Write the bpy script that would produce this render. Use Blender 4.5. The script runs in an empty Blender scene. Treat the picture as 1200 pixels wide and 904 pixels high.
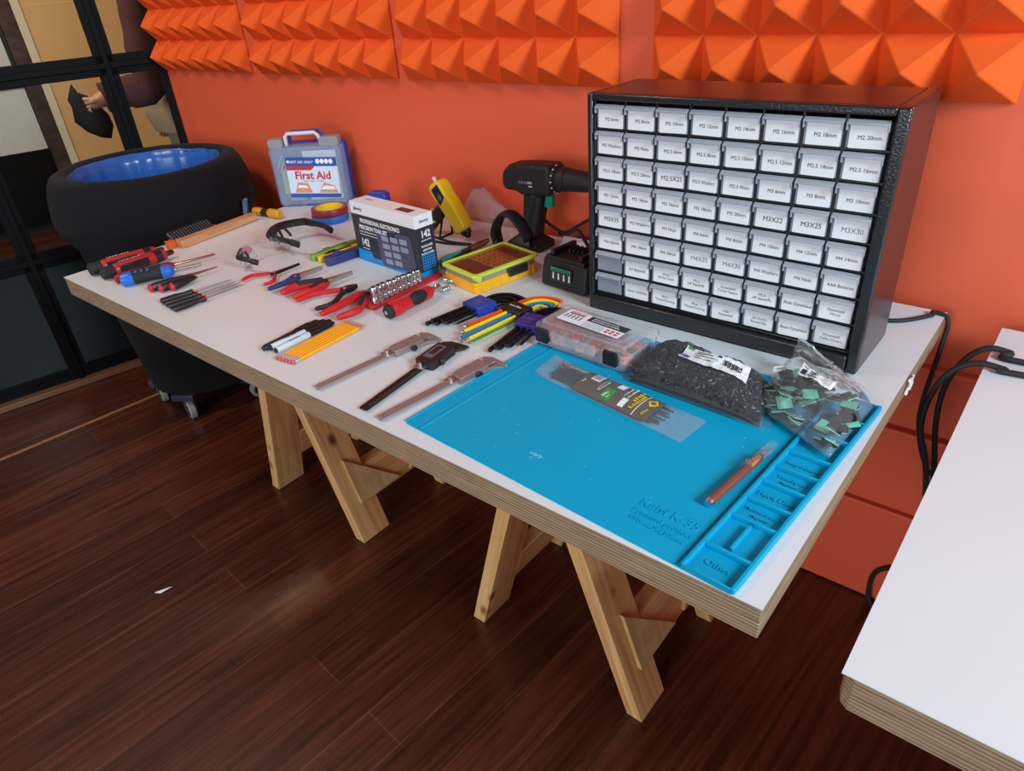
import bpy, bmesh, math, random
from mathutils import Vector, Matrix, Euler, noise
S = bpy.context.scene
COL = S.collection
random.seed(7)
T = 0.75                                     # height of the table top above the floor

# ------------------------------------------------------------------ camera
CAM = Vector((1.9641, -0.5268, 0.5897 + T))
_yaw, _pit, _rol, FPX = -0.7271, 0.5389, -0.0794, 809.99
def _axes():
    cy, sy, cp, sp = math.cos(_yaw), math.sin(_yaw), math.cos(_pit), math.sin(_pit)
    f = Vector((sy*cp, cy*cp, -sp)); r = Vector((cy, -sy, 0)); u = r.cross(f)
    c, s = math.cos(_rol), math.sin(_rol)
    return c*r + s*u, c*u - s*r, f
RIGHT, UP, FWD = _axes()
cd = bpy.data.cameras.new('camera'); cam = bpy.data.objects.new('camera', cd); COL.objects.link(cam)
cd.sensor_width = 36; cd.sensor_fit = 'HORIZONTAL'; cd.lens = FPX*36/1200; cd.clip_start = 0.02
m3 = Matrix((RIGHT, UP, -FWD)).transposed()
cam.matrix_world = Matrix.Translation(CAM) @ m3.to_4x4()
S.camera = cam

# ------------------------------------------------------------------ light and exposure
S.view_settings.view_transform = 'Standard'; S.view_settings.look = 'None'
S.view_settings.gamma = 1; S.view_settings.use_curve_mapping = False
S.view_settings.exposure = -0.08
S.cycles.use_denoising = True
S.cycles.max_bounces = 10; S.cycles.transparent_max_bounces = 24
W = bpy.data.worlds.new('world'); S.world = W; W.use_nodes = True
bg = W.node_tree.nodes['Background']; bg.inputs[0].default_value = (0.80, 0.86, 1.0, 1); bg.inputs[1].default_value = 0.19
def area(name, loc, target, sx, sy, power, color):
    l = bpy.data.lights.new(name, 'AREA'); l.shape = 'RECTANGLE'; l.size = sx; l.size_y = sy
    l.energy = power; l.color = color
    o = bpy.data.objects.new(name, l); COL.objects.link(o); o.location = loc
    o.rotation_euler = (Vector(target)-Vector(loc)).to_track_quat('-Z', 'Y').to_euler()
    return o
area('window_light', (4.3, -0.30, 2.3), (1.4, 0.25, 0.75), 0.8, 1.0, 128, (0.68, 0.90, 1.0))
area('room_light', (1.7, -3.6, 1.5), (0.9, 0.3, 0.45), 2.2, 1.4, 82, (0.93, 0.96, 1.0))
area('ceiling_lamp', (-0.2, -0.6, 2.6), (-0.2, -0.4, 0.0), 0.4, 0.4, 19, (1.0, 0.74, 0.54))
area('next_room_lamp', (-1.89, 1.10, 2.55), (-1.95, 1.1, 0.0), 0.22, 0.22, 9, (1.0, 0.70, 0.42))
area('next_room_fill', (-1.55, 0.25, 2.45), (-3.7, 1.0, 0.8), 0.5, 0.5, 30, (1.0, 0.80, 0.58))  # added fill that brightens the far wall beyond the glass, not a fixture

# ------------------------------------------------------------------ helpers
def ray(px, py):
    return FWD + RIGHT*((px-600)/FPX) - UP*((py-452)/FPX)
def pp(px, py, h=0.0):                       # point at height h over the table top
    d = ray(px, py); return CAM + d*((T+h-CAM.z)/d.z)
def pyp(px, py, y):                          # point on the plane y = const
    d = ray(px, py); return CAM + d*((y-CAM.y)/d.y)
def srgb(r, g, b):
    f = lambda c: (c/255)/12.92 if c/255 <= 0.04045 else ((c/255+0.055)/1.055)**2.4
    return (f(r), f(g), f(b), 1)

def obj_mesh(name, me, parent=None, loc=None, rot=None, bevel=0, seg=2):
    o = bpy.data.objects.new(name, me); COL.objects.link(o)
    if parent is not None: o.parent = parent
    if loc is not None: o.location = loc
    if rot is not None: o.rotation_euler = rot
    if bevel:
        b = o.modifiers.new('bevel', 'BEVEL'); b.width = bevel; b.segments = seg; b.limit_method = 'ANGLE'; b.angle_limit = math.radians(38)
    return o
def tag(o, label=None, cat=None, group=None, kind=None):
    if label: o['label'] = label
    if cat: o['category'] = cat
    if group: o['group'] = group
    if kind: o['kind'] = kind
    return o
def thing(name, label, cat, loc=(0, 0, 0), rz=0.0, group=None, rot=None):
    o = bpy.data.objects.new(name, None); COL.objects.link(o); o.empty_display_size = 0.02
    o.location = loc; o.rotation_euler = rot if rot is not None else (0, 0, rz)
    return tag(o, label, cat, group)
def lay(name, label, cat, A, B, h=0.0, group=None, z=0.0):   # a thing lying on the table from pixel A towards pixel B
    a, b = pp(A[0], A[1], h), pp(B[0], B[1], h); d = b-a
    return thing(name, label, cat, (a.x, a.y, T+z), math.atan2(d.y, d.x), group), d.length
def copy_tree(o, parent=None):
    c = o.copy(); COL.objects.link(c)
    if parent is not None: c.parent = parent
    for ch in list(o.children): copy_tree(ch, c)
    return c
def frame(p, q):                             # matrix whose z axis runs from p to q
    p, q = Vector(p), Vector(q)
    return Matrix.Translation(p) @ (q-p).to_track_quat('Z', 'Y').to_matrix().to_4x4()
def RZ(a): return Matrix.Rotation(a, 4, 'Z')
def TR(x, y, z): return Matrix.Translation((x, y, z))
XY2XZ = Matrix.Rotation(math.pi/2, 4, 'X')   # a drawing in XY stood upright, facing -Y

_tc = {}
def text_mesh(s, size, res=2, ext=0.0, bold=0.010):
    k = (s, size, ext, bold)
    if k in _tc: return _tc[k]
    c = bpy.data.curves.new('t', 'FONT'); c.body = s; c.size = size; c.align_x = 'CENTER'; c.align_y = 'CENTER'
    c.resolution_u = res; c.extrude = ext; c.space_line = 1.0; c.offset = size*bold
    o = bpy.data.objects.new('t', c); COL.objects.link(o)
    dg = bpy.context.evaluated_depsgraph_get()
    me = bpy.data.meshes.new_from_object(o.evaluated_get(dg))
    vs = [v.co.copy() for v in me.vertices]; fs = [tuple(p.vertices) for p in me.polygons]
    bpy.data.objects.remove(o); bpy.data.curves.remove(c); bpy.data.meshes.remove(me)
    _tc[k] = (vs, fs); return _tc[k]

class MB:
    def __init__(s, *mats): s.v = []; s.f = []; s.m = []; s.mats = mats; s.M = Matrix.Identity(4)
    def add(s, vs, fs, mi=0, M=None):
        M = s.M @ M if M is not None else s.M
        n = len(s.v); s.v += [M @ Vector(v) for v in vs]
        s.f += [tuple(i+n for i in f) for f in fs]; s.m += [mi]*len(fs); return s
    def box(s, c, d, mi=0, R=None):
        x, y, z = d[0]/2, d[1]/2, d[2]/2
        vs = [(-x,-y,-z),(x,-y,-z),(x,y,-z),(-x,y,-z),(-x,-y,z),(x,-y,z),(x,y,z),(-x,y,z)]
        M = Matrix.Translation(c)
        if R is not None: M = M @ (R if isinstance(R, Matrix) else Euler(R).to_matrix().to_4x4())
        return s.add(vs, [(0,3,2,1),(4,5,6,7),(0,1,5,4),(1,2,6,5),(2,3,7,6),(3,0,4,7)], mi, M)
    def span(s, a, b, mi=0): return s.box([(a[i]+b[i])/2 for i in range(3)], [abs(b[i]-a[i]) for i in range(3)], mi)
    def prism(s, pts, z0, z1, mi=0, M=None, top=None):
        n = len(pts); tp = top or pts
        vs = [(p[0], p[1], z0) for p in pts] + [(p[0], p[1], z1) for p in tp]
        fs = [tuple(range(n-1, -1, -1)), tuple(range(n, 2*n))] + [(i, (i+1) % n, n+(i+1) % n, n+i) for i in range(n)]
        return s.add(vs, fs, mi, M)
    def loft(s, rings, mi=0, M=None, cap=True, close=False):
        n = len(rings[0]); vs = [p for r in rings for p in r]; fs = []
        for k in range(len(rings) if close else len(rings)-1):
            a, b = k*n, ((k+1) % len(rings))*n
            fs += [(a+i, a+(i+1) % n, b+(i+1) % n, b+i) for i in range(n)]
        if cap and not close: fs += [tuple(range(n-1, -1, -1)), tuple(range(len(vs)-n, len(vs)))]
        return s.add(vs, fs, mi, M)
    def lathe(s, prof, mi=0, n=20, M=None, sx=1, sy=1, cap=True):     # prof: (r, z)
        return s.loft([[(r*sx*math.cos(2*math.pi*i/n), r*sy*math.sin(2*math.pi*i/n), z) for i in range(n)] for r, z in prof], mi, M, cap)
    def rod(s, p, q, prof, mi=0, n=14, sx=1, sy=1):                   # prof: (distance from p, r)
        return s.lathe([(r, d) for d, r in prof], mi, n, frame(p, q), sx, sy)
    def cyl(s, p, q, r, mi=0, n=14, r1=None):
        L = (Vector(q)-Vector(p)).length
        return s.lathe([(r, 0), (r if r1 is None else r1, L)], mi, n, frame(p, q))
    def tube(s, path, r, mi=0, n=8, flat=1.0, closed=False):
        P = [Vector(p) for p in path]; k = len(P); rings = []
        nrm = None
        for i in range(k):
            t = (P[(i+1) % k if closed else min(i+1, k-1)] - P[(i-1) % k if closed else max(i-1, 0)]).normalized()
            if nrm is None:
                nrm = Vector((0, 0, 1)) if abs(t.z) < 0.9 else Vector((1, 0, 0))
            nrm = (nrm - t*nrm.dot(t)).normalized(); b = t.cross(nrm)
            rr = r[i] if isinstance(r, (list, tuple)) else r
            rings.append([P[i] + nrm*(rr*flat*math.cos(2*math.pi*j/n)) + b*(rr*math.sin(2*math.pi*j/n)) for j in range(n)])
        return s.loft(rings, mi, None, not closed, closed)
    def sph(s, c, r, mi=0, n=14, m=8, M=None):
        rx, ry, rz = r if isinstance(r, (list, tuple)) else (r, r, r)
        rings = []
        for k in range(m+1):
            a = math.pi*(k+0.02)/(m+0.04) - math.pi/2
            rings.append([(c[0]+rx*math.cos(a)*math.cos(2*math.pi*i/n), c[1]+ry*math.cos(a)*math.sin(2*math.pi*i/n), c[2]+rz*math.sin(a)) for i in range(n)])
        return s.loft(rings, mi, M)
    def grid(s, fn, nu, nv, mi=0, M=None):
        vs = [fn(i/nu, j/nv) for i in range(nu+1) for j in range(nv+1)]
        fs = [(i*(nv+1)+j, (i+1)*(nv+1)+j, (i+1)*(nv+1)+j+1, i*(nv+1)+j+1) for i in range(nu) for j in range(nv)]
        return s.add(vs, fs, mi, M)
    def quad(s, w, h, mi=0, M=None):
        return s.add([(-w/2,-h/2,0),(w/2,-h/2,0),(w/2,h/2,0),(-w/2,h/2,0)], [(0,1,2,3)], mi, M)
    def text(s, t, size, M, mi=0, ext=0.0, sx=1.0, bold=0.010):
        vs, fs = text_mesh(t, size, 2, ext, bold)
        return s.add([(v[0]*sx, v[1], v[2]) for v in vs], fs, mi, M)
    def glyphs(s, w, h, n, M, mi=0, seed=1):     # lettering too small to read: a row of little strokes
        r = random.Random(seed)
        for i in range(n):
            x = -w/2+w*(i+0.5)/n; hh = h*r.uniform(0.55, 1.0); ww = w/n*r.uniform(0.45, 0.75)
            s.add([(x-ww/2, -h/2, 0), (x+ww/2, -h/2, 0), (x+ww/2, -h/2+hh, 0), (x-ww/2, -h/2+hh, 0)], [(0, 1, 2, 3)], mi, M)
        return s
    def mesh(s, name, smooth=35):
        me = bpy.data.meshes.new(name); me.from_pydata(s.v, [], s.f)
        for m in s.mats: me.materials.append(m)
        me.polygons.foreach_set('material_index', s.m)
        bm = bmesh.new(); bm.from_mesh(me); bmesh.ops.recalc_face_normals(bm, faces=bm.faces); bm.to_mesh(me); bm.free()
        if smooth:
            me.polygons.foreach_set('use_smooth', [True]*len(me.polygons)); me.set_sharp_from_angle(angle=math.radians(smooth))
        me.update(); return me
    def obj(s, name, parent=None, loc=None, rot=None, bevel=0, smooth=35, seg=2):
        return obj_mesh(name, s.mesh(name, smooth), parent, loc, rot, bevel, seg)

def rrect(w, h, r, n=4, cx=0, cy=0):         # rounded rectangle outline
    out = []
    for (x, y, a0) in ((w/2-r, h/2-r, 0), (-w/2+r, h/2-r, 90), (-w/2+r, -h/2+r, 180), (w/2-r, -h/2+r, 270)):
        for k in range(n+1):
            a = math.radians(a0+90*k/n); out.append((cx+x+r*math.cos(a), cy+y+r*math.sin(a)))
    return out
def bez(p0, p1, p2, p3, n=12):
    p0, p1, p2, p3 = map(Vector, (p0, p1, p2, p3)); o = []
    for i in range(n+1):
        t = i/n; o.append(p0*(1-t)**3 + p1*3*t*(1-t)**2 + p2*3*t*t*(1-t) + p3*t**3)
    return o
def spline(pts, n=8):                        # Catmull-Rom through the points
    P = [Vector(p) for p in pts]; P = [P[0]*2-P[1]] + P + [P[-1]*2-P[-2]]; o = []
    for i in range(1, len(P)-2):
        for k in range(n):
            t = k/n; a, b, c, d = P[i-1:i+3]
            o.append(0.5*((2*b) + (c-a)*t + (2*a-5*b+4*c-d)*t*t + (3*b-a-3*c+d)*t**3))
    o.append(P[-2]); return o

# ------------------------------------------------------------------ materials
_mats = {}
def mat(name, col, rough=0.5, metal=0.0, var=0.06, vscale=40, bump=0.0, bscale=200, spec=0.5, trans=0.0, coat=0.0, sheen=0.0):
    if name in _mats: return _mats[name]
    m = bpy.data.materials.new(name); m.use_nodes = True; nt = m.node_tree; b = nt.nodes['Principled BSDF']
    c = srgb(*col) if max(col) > 1.001 else (*col, 1)
    tc = nt.nodes.new('ShaderNodeTexCoord')
    nz = nt.nodes.new('ShaderNodeTexNoise'); nz.inputs['Scale'].default_value = vscale; nz.inputs['Detail'].default_value = 4
    nt.links.new(tc.outputs['Object'], nz.inputs['Vector'])
    mx = nt.nodes.new('ShaderNodeMix'); mx.data_type = 'RGBA'
    mx.inputs[6].default_value = tuple(x*(1-var) for x in c[:3]) + (1,); mx.inputs[7].default_value = tuple(min(1, x*(1+var)) for x in c[:3]) + (1,)
    nt.links.new(nz.outputs['Fac'], mx.inputs[0]); nt.links.new(mx.outputs[2], b.inputs['Base Color'])
    b.inputs['Roughness'].default_value = rough; b.inputs['Metallic'].default_value = metal
    b.inputs['Specular IOR Level'].default_value = spec; b.inputs['Transmission Weight'].default_value = trans
    b.inputs['Coat Weight'].default_value = coat
    if sheen: b.inputs['Sheen Weight'].default_value = sheen
    if bump:
        n2 = nt.nodes.new('ShaderNodeTexNoise'); n2.inputs['Scale'].default_value = bscale; n2.inputs['Detail'].default_value = 3
        nt.links.new(tc.outputs['Object'], n2.inputs['Vector'])
        bp = nt.nodes.new('ShaderNodeBump'); bp.inputs['Strength'].default_value = bump; bp.inputs['Distance'].default_value = 0.002
        nt.links.new(n2.outputs['Fac'], bp.inputs['Height']); nt.links.new(bp.outputs[0], b.inputs['Normal'])
    _mats[name] = m; return m
def clear(name, tint=(1, 1, 1), haze=0.06, hazecol=(1, 1, 1), rough=0.06, gloss=0.16, bump=0.0, bscale=30):   # thin clear plastic or glass
    if name in _mats: return _mats[name]
    m = bpy.data.materials.new(name); m.use_nodes = True; nt = m.node_tree; nt.nodes.remove(nt.nodes['Principled BSDF'])
    out = nt.nodes['Material Output']
    t = nt.nodes.new('ShaderNodeBsdfTransparent'); t.inputs[0].default_value = (*tint, 1)
    d = nt.nodes.new('ShaderNodeBsdfDiffuse'); d.inputs[0].default_value = (*hazecol, 1)
    g = nt.nodes.new('ShaderNodeBsdfGlossy'); g.inputs[0].default_value = (1, 1, 1, 1); g.inputs['Roughness'].default_value = rough
    m1 = nt.nodes.new('ShaderNodeMixShader'); m1.inputs[0].default_value = haze
    nt.links.new(t.outputs[0], m1.inputs[1]); nt.links.new(d.outputs[0], m1.inputs[2])
    lw = nt.nodes.new('ShaderNodeLayerWeight'); lw.inputs[0].default_value = gloss
    m2 = nt.nodes.new('ShaderNodeMixShader'); nt.links.new(lw.outputs['Fresnel'], m2.inputs[0])
    nt.links.new(m1.outputs[0], m2.inputs[1]); nt.links.new(g.outputs[0], m2.inputs[2]); nt.links.new(m2.outputs[0], out.inputs[0])
    if bump:
        tc = nt.nodes.new('ShaderNodeTexCoord'); n2 = nt.nodes.new('ShaderNodeTexNoise'); n2.inputs['Scale'].default_value = bscale; n2.inputs['Detail'].default_value = 4
        nt.links.new(tc.outputs['Object'], n2.inputs['Vector'])
        bp = nt.nodes.new('ShaderNodeBump'); bp.inputs['Strength'].default_value = bump; bp.inputs['Distance'].default_value = 0.004
        nt.links.new(n2.outputs['Fac'], bp.inputs['Height'])
        nt.links.new(bp.outputs[0], g.inputs['Normal']); nt.links.new(bp.outputs[0], lw.inputs['Normal'])
    _mats[name] = m; return m
def ramp_mat(name, scale, stops, rough=0.5, nscale=3, detail=6, dist=0.0, bump=0.0, spec=0.5, coat=0.0, knots=False):
    """noise stretched by a 3-vector scale, run through a colour ramp: wood grain, ply edges, mottled paint"""
    m = bpy.data.materials.new(name); m.use_nodes = True; nt = m.node_tree; b = nt.nodes['Principled BSDF']
    tc = nt.nodes.new('ShaderNodeTexCoord'); mp = nt.nodes.new('ShaderNodeMapping'); mp.inputs['Scale'].default_value = scale
    nt.links.new(tc.outputs['Object'], mp.inputs[0])
    nz = nt.nodes.new('ShaderNodeTexNoise'); nz.inputs['Scale'].default_value = nscale; nz.inputs['Detail'].default_value = detail
    nz.inputs['Distortion'].default_value = dist
    nt.links.new(mp.outputs[0], nz.inputs['Vector'])
    cr = nt.nodes.new('ShaderNodeValToRGB'); e = cr.color_ramp.elements
    while len(e) > 1: e.remove(e[-1])
    e[0].position = stops[0][0]; e[0].color = srgb(*stops[0][1])
    for p, c in stops[1:]:
        x = e.new(p); x.color = srgb(*c)
    nt.links.new(nz.outputs['Fac'], cr.inputs[0]); nt.links.new(cr.outputs[0], b.inputs['Base Color'])
    b.inputs['Roughness'].default_value = rough; b.inputs['Specular IOR Level'].default_value = spec; b.inputs['Coat Weight'].default_value = coat
    if knots:                                # scattered dark knots
        vo = nt.nodes.new('ShaderNodeTexVoronoi'); vo.inputs['Scale'].default_value = 9; mk = nt.nodes.new('ShaderNodeMapping'); mk.inputs['Scale'].default_value = (1.1, 1.1, 0.7)
        nt.links.new(tc.outputs['Object'], mk.inputs[0]); nt.links.new(mk.outputs[0], vo.inputs['Vector'])
        r2 = nt.nodes.new('ShaderNodeMapRange'); r2.inputs[1].default_value = 0.06; r2.inputs[2].default_value = 0.16; nt.links.new(vo.outputs['Distance'], r2.inputs[0])
        mk2 = nt.nodes.new('ShaderNodeMix'); mk2.data_type = 'RGBA'; mk2.inputs[6].default_value = srgb(120, 72, 40); nt.links.new(r2.outputs[0], mk2.inputs[0]); nt.links.new(cr.outputs[0], mk2.inputs[7]); nt.links.new(mk2.outputs[2], b.inputs['Base Color'])
    if bump:
        bp = nt.nodes.new('ShaderNodeBump'); bp.inputs['Strength'].default_value = bump; bp.inputs['Distance'].default_value = 0.002
        nt.links.new(nz.outputs['Fac'], bp.inputs['Height']); nt.links.new(bp.outputs[0], b.inputs['Normal'])
    _mats[name] = m; return m
def floor_mat():
    m = bpy.data.materials.new('stained_floorboards'); m.use_nodes = True; nt = m.node_tree; b = nt.nodes['Principled BSDF']; N = nt.nodes.new; L = nt.links.new
    tc = N('ShaderNodeTexCoord'); mp = N('ShaderNodeMapping'); mp.inputs['Rotation'].default_value = (0, 0, math.radians(-86))
    L(tc.outputs['Object'], mp.inputs[0])
    br = N('ShaderNodeTexBrick'); br.offset = 0.37; br.inputs['Scale'].default_value = 1.0
    br.inputs['Brick Width'].default_value = 3.2; br.inputs['Row Height'].default_value = 0.108
    br.inputs['Mortar Size'].default_value = 0.0022; br.inputs['Mortar Smooth'].default_value = 0.3; br.inputs['Bias'].default_value = 0
    br.inputs['Color1'].default_value = srgb(92, 47, 30); br.inputs['Color2'].default_value = srgb(67, 33, 21); br.inputs['Mortar'].default_value = srgb(92, 56, 38)
    L(mp.outputs[0], br.inputs['Vector'])
    mp2 = N('ShaderNodeMapping'); mp2.inputs['Scale'].default_value = (1.2, 22, 1); L(mp.outputs[0], mp2.inputs[0])
    nz = N('ShaderNodeTexNoise'); nz.inputs['Scale'].default_value = 3; nz.inputs['Detail'].default_value = 8; nz.inputs['Distortion'].default_value = 0.6
    L(mp2.outputs[0], nz.inputs['Vector'])
    cr = N('ShaderNodeValToRGB'); cr.color_ramp.elements[0].position = 0.30; cr.color_ramp.elements[0].color = (0.45, 0.42, 0.40, 1)
    cr.color_ramp.elements[1].position = 0.72; cr.color_ramp.elements[1].color = (1.45, 1.4, 1.35, 1)
    L(nz.outputs['Fac'], cr.inputs[0])
    mx = N('ShaderNodeMix'); mx.data_type = 'RGBA'; mx.blend_type = 'MULTIPLY'; mx.inputs[0].default_value = 1
    L(br.outputs['Color'], mx.inputs[6]); L(cr.outputs[0], mx.inputs[7]); L(mx.outputs[2], b.inputs['Base Color'])
    n3 = N('ShaderNodeTexNoise'); n3.inputs['Scale'].default_value = 5; n3.inputs['Detail'].default_value = 5; L(tc.outputs['Object'], n3.inputs['Vector'])
    mr = N('ShaderNodeMapRange'); mr.inputs['To Min'].default_value = 0.18; mr.inputs['To Max'].default_value = 0.38; L(n3.outputs['Fac'], mr.inputs[0]); L(mr.outputs[0], b.inputs['Roughness'])
    bp = N('ShaderNodeBump'); bp.inputs['Strength'].default_value = 0.25; bp.inputs['Distance'].default_value = 0.002
    L(nz.outputs['Fac'], bp.inputs['Height']); L(bp.outputs[0], b.inputs['Normal'])
    return m
def ply_mat(name, stripes):
    m = bpy.data.materials.new(name); m.use_nodes = True; nt = m.node_tree; b = nt.nodes['Principled BSDF']; N = nt.nodes.new; L = nt.links.new
    tc = N('ShaderNodeTexCoord'); sp = N('ShaderNodeSeparateXYZ'); L(tc.outputs['Object'], sp.inputs[0])
    nz = N('ShaderNodeTexNoise'); nz.inputs['Scale'].default_value = 1; nz.inputs['Detail'].default_value = 5
    mp = N('ShaderNodeMapping'); mp.inputs['Scale'].default_value = (14, 14, 420); L(tc.outputs['Object'], mp.inputs[0]); L(mp.outputs[0], nz.inputs['Vector'])
    ml = N('ShaderNodeMath'); ml.operation = 'MULTIPLY'; ml.inputs[1].default_value = stripes; L(sp.outputs['Z'], ml.inputs[0])
    sn = N('ShaderNodeMath'); sn.operation = 'SINE'; L(ml.outputs[0], sn.inputs[0])
    mr = N('ShaderNodeMapRange'); mr.inputs[1].default_value = -1; mr.inputs[3].default_value = 0.35; mr.inputs[4].default_value = 0.65; L(sn.outputs[0], mr.inputs[0])
    ad = N('ShaderNodeMath'); ad.operation = 'ADD'; L(mr.outputs[0], ad.inputs[0]); 
    m2 = N('ShaderNodeMapRange'); m2.inputs[3].default_value = -0.35; m2.inputs[4].default_value = 0.35; L(nz.outputs['Fac'], m2.inputs[0]); L(m2.outputs[0], ad.inputs[1])
    cr = N('ShaderNodeValToRGB'); cr.color_ramp.elements[0].position = 0.2; cr.color_ramp.elements[0].color = srgb(98, 76, 58)
    cr.color_ramp.elements[1].position = 0.75; cr.color_ramp.elements[1].color = srgb(182, 154, 122)
    L(ad.outputs[0], cr.inputs[0]); L(cr.outputs[0], b.inputs['Base Color']); b.inputs['Roughness'].default_value = 0.6
    return m

ORANGE = mat('orange_wall_paint', (226, 92, 58), 0.55, var=0.04, vscale=6, bump=0.15, bscale=90)
FOAM = mat('orange_foam', (236, 96, 40), 0.95, var=0.05, vscale=14, bump=0.4, bscale=700, spec=0.1)
FLOOR = floor_mat()
LAMINATE = mat('white_laminate', (216, 220, 223), 0.32, var=0.015, vscale=5)
PLY = ply_mat('plywood_edge', 2*math.pi/0.0052)
PINE = ramp_mat('pine_board', (22, 22, 1.2), [(0.30, (206, 146, 88)), (0.5, (232, 178, 114)), (0.7, (244, 198, 140))], 0.55, 2.2, 6, 0.8, 0.1, knots=True)
PLYFACE = ramp_mat('plywood_face', (4, 14, 4), [(0.35, (204, 164, 108)), (0.65, (228, 196, 142))], 0.6, 2.5, 6, 0.4)
BLACKSTEEL = mat('black_steel_paint', (13, 12, 13), 0.55, spec=0.12, var=0.2, vscale=25, bump=0.2, bscale=60)
DARKPANEL = mat('dark_green_metal', (15, 24, 26), 0.30, var=0.18, vscale=5, bump=0.06, bscale=12)
BLACK = mat('black_plastic', (22, 22, 25), 0.42, var=0.1)
SATIN = mat('satin_black_plastic', (30, 29, 32), 0.24, spec=0.7, var=0.08, vscale=12, bump=0.25, bscale=300)
DRILLP = mat('matte_charcoal_plastic', (38, 36, 39), 0.55, spec=0.3)
RUBBER = mat('black_rubber', (26, 25, 27), 0.7, var=0.1)
GREYP = mat('grey_plastic', (96, 98, 104), 0.45)
CHROME = mat('chrome', (205, 205, 210), 0.22, 1.0)
STEEL = mat('brushed_steel', (190, 186, 184), 0.38, 1.0, var=0.1, vscale=120)
CALSTEEL = mat('caliper_steel', (158, 148, 146), 0.42, 0.6, var=0.1, vscale=120)
DARKSTEEL = mat('dark_steel', (92, 88, 88), 0.35, 1.0)
BLACKOX = mat('black_oxide_steel', (34, 32, 34), 0.35, 0.6)
BRASS = mat('brass', (226, 168, 70), 0.22, 1.0)
COPPER = mat('copper_anodised', (128, 76, 62), 0.28, 0.15)
RED = mat('red_plastic', (200, 30, 36), 0.38)
DRED = mat('dark_red_plastic', (150, 28, 34), 0.42)
BLUE = mat('blue_plastic', (34, 104, 204), 0.36)
DBLUE = mat('deep_blue_plastic', (28, 62, 156), 0.40)
NAVY = mat('navy_plastic', (40, 48, 104), 0.42)
PURPLE = mat('indigo_plastic', (52, 46, 128), 0.42)
YELLOW = mat('yellow_plastic', (240, 198, 26), 0.40)
DYELLOW = mat('amber_yellow_plastic', (244, 172, 16), 0.36)
LIME = mat('lime_plastic', (196, 214, 70), 0.4)
GREEN = mat('green_plastic', (60, 150, 60), 0.4)
TEAL = mat('teal_plastic', (0, 140, 110), 0.4)
ORANGEP = mat('orange_plastic', (236, 100, 34), 0.42)
AMBER = mat('amber_handle', (206, 144, 32), 0.25, var=0.1)
WHITE = mat('white_paper', (232, 232, 236), 0.6, var=0.02)
WHITEP = mat('white_plastic', (220, 222, 226), 0.4, var=0.02)
INK = mat('black_ink', (40, 40, 44), 0.6)
PALEINK = mat('pale_ink', (150, 150, 154), 0.6)
GREYINK = mat('grey_ink', (120, 120, 126), 0.6)
REDINK = mat('red_ink', (196, 34, 40), 0.6)
BLUEINK = mat('blue_ink', (28, 78, 160), 0.6)
CYAN = mat('cyan_print', (10, 140, 214), 0.4)
CHAR = mat('charcoal_print', (44, 46, 54), 0.4)
PINKINK = mat('maroon_print', (110, 30, 40), 0.5)
MATBLUE = mat('blue_silicone', (0, 158, 200), 0.55, spec=0.18, var=0.03, vscale=9, bump=0.05, bscale=800)
WOODBAR = ramp_mat('pale_wood_bar', (2, 26, 26), [(0.35, (176, 118, 78)), (0.65, (214, 158, 112))], 0.45, 2.0, 5, 0.3)
PENCIL = mat('pencil_yellow', (246, 166, 22), 0.35)
ERASER = mat('pink_eraser', (206, 92, 92), 0.7)
FABRIC = mat('black_stretch_fabric', (24, 23, 26), 0.9, var=0.12, vscale=60, bump=0.3, bscale=900, spec=0.12, sheen=0.04)
LINER = mat('blue_bin_liner', (44, 96, 178), 0.25, var=0.15, vscale=14, bump=0.8, bscale=22)
CASTERGREY = mat('grey_caster_rubber', (150, 150, 150), 0.5)
VIOLETP = mat('dark_violet_plastic', (58, 56, 78), 0.4)
GLASS = clear('window_glass', (0.93, 0.95, 0.94), 0.0, (1, 1, 1), 0.02, 0.06)
FILM = clear('clear_film', (0.97, 0.98, 0.99), 0.035, (0.9, 0.93, 1.0), 0.14, 0.07, 0.6, 45)
ZIPFILM = clear('zip_bag_film', (0.97, 0.98, 0.98), 0.07, (0.9, 0.95, 0.95), 0.10, 0.15, 0.9, 45)
CAPCLEAR = clear('clear_cap', (0.93, 0.95, 0.97), 0.05, (0.9, 0.95, 1), 0.12, 0.06)
CLEARP = clear('clear_plastic', (0.97, 0.96, 0.97), 0.12, (0.95, 0.93, 0.95), 0.15, 0.10)
LENS = clear('clear_lens', (0.94, 0.94, 0.95), 0.06, (1, 1, 1), 0.05, 0.22)
CASEP = clear('frosted_case', (0.93, 0.95, 0.97), 0.12, (0.86, 0.89, 0.93), 0.25, 0.10)
DRAWP = clear('smoky_drawer_plastic', (0.72, 0.76, 0.84), 0.55, (0.42, 0.46, 0.54), 0.2, 0.2)
BROWNP = clear('brown_translucent_lid', (0.95, 0.82, 0.70), 0.06, (0.36, 0.20, 0.13), 0.10, 0.04)
SKIN = mat('skin', (196, 148, 124), 0.5)
MAROON = mat('maroon_knit', (84, 46, 46), 0.9, var=0.12, vscale=30)
DGREYC = mat('dark_grey_cloth', (64, 66, 66), 0.9, var=0.1)
BEIGEC = mat('beige_fleece', (188, 160, 130), 0.95, var=0.16, vscale=20, bump=0.6, bscale=60)
BEIGEW = mat('beige_door_paint', (214, 168, 112), 0.6, var=0.05, vscale=4)
CREAMW = mat('cream_trim_paint', (214, 200, 176), 0.5)
PALEW = mat('pale_grey_panel', (200, 198, 196), 0.5)
BRICK = ramp_mat('dark_brown_brick', (6, 6, 12), [(0.35, (44, 28, 24)), (0.7, (84, 54, 44))], 0.7, 2, 4)
DARKW = mat('dark_wall_paint', (22, 22, 22), 0.6)

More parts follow.
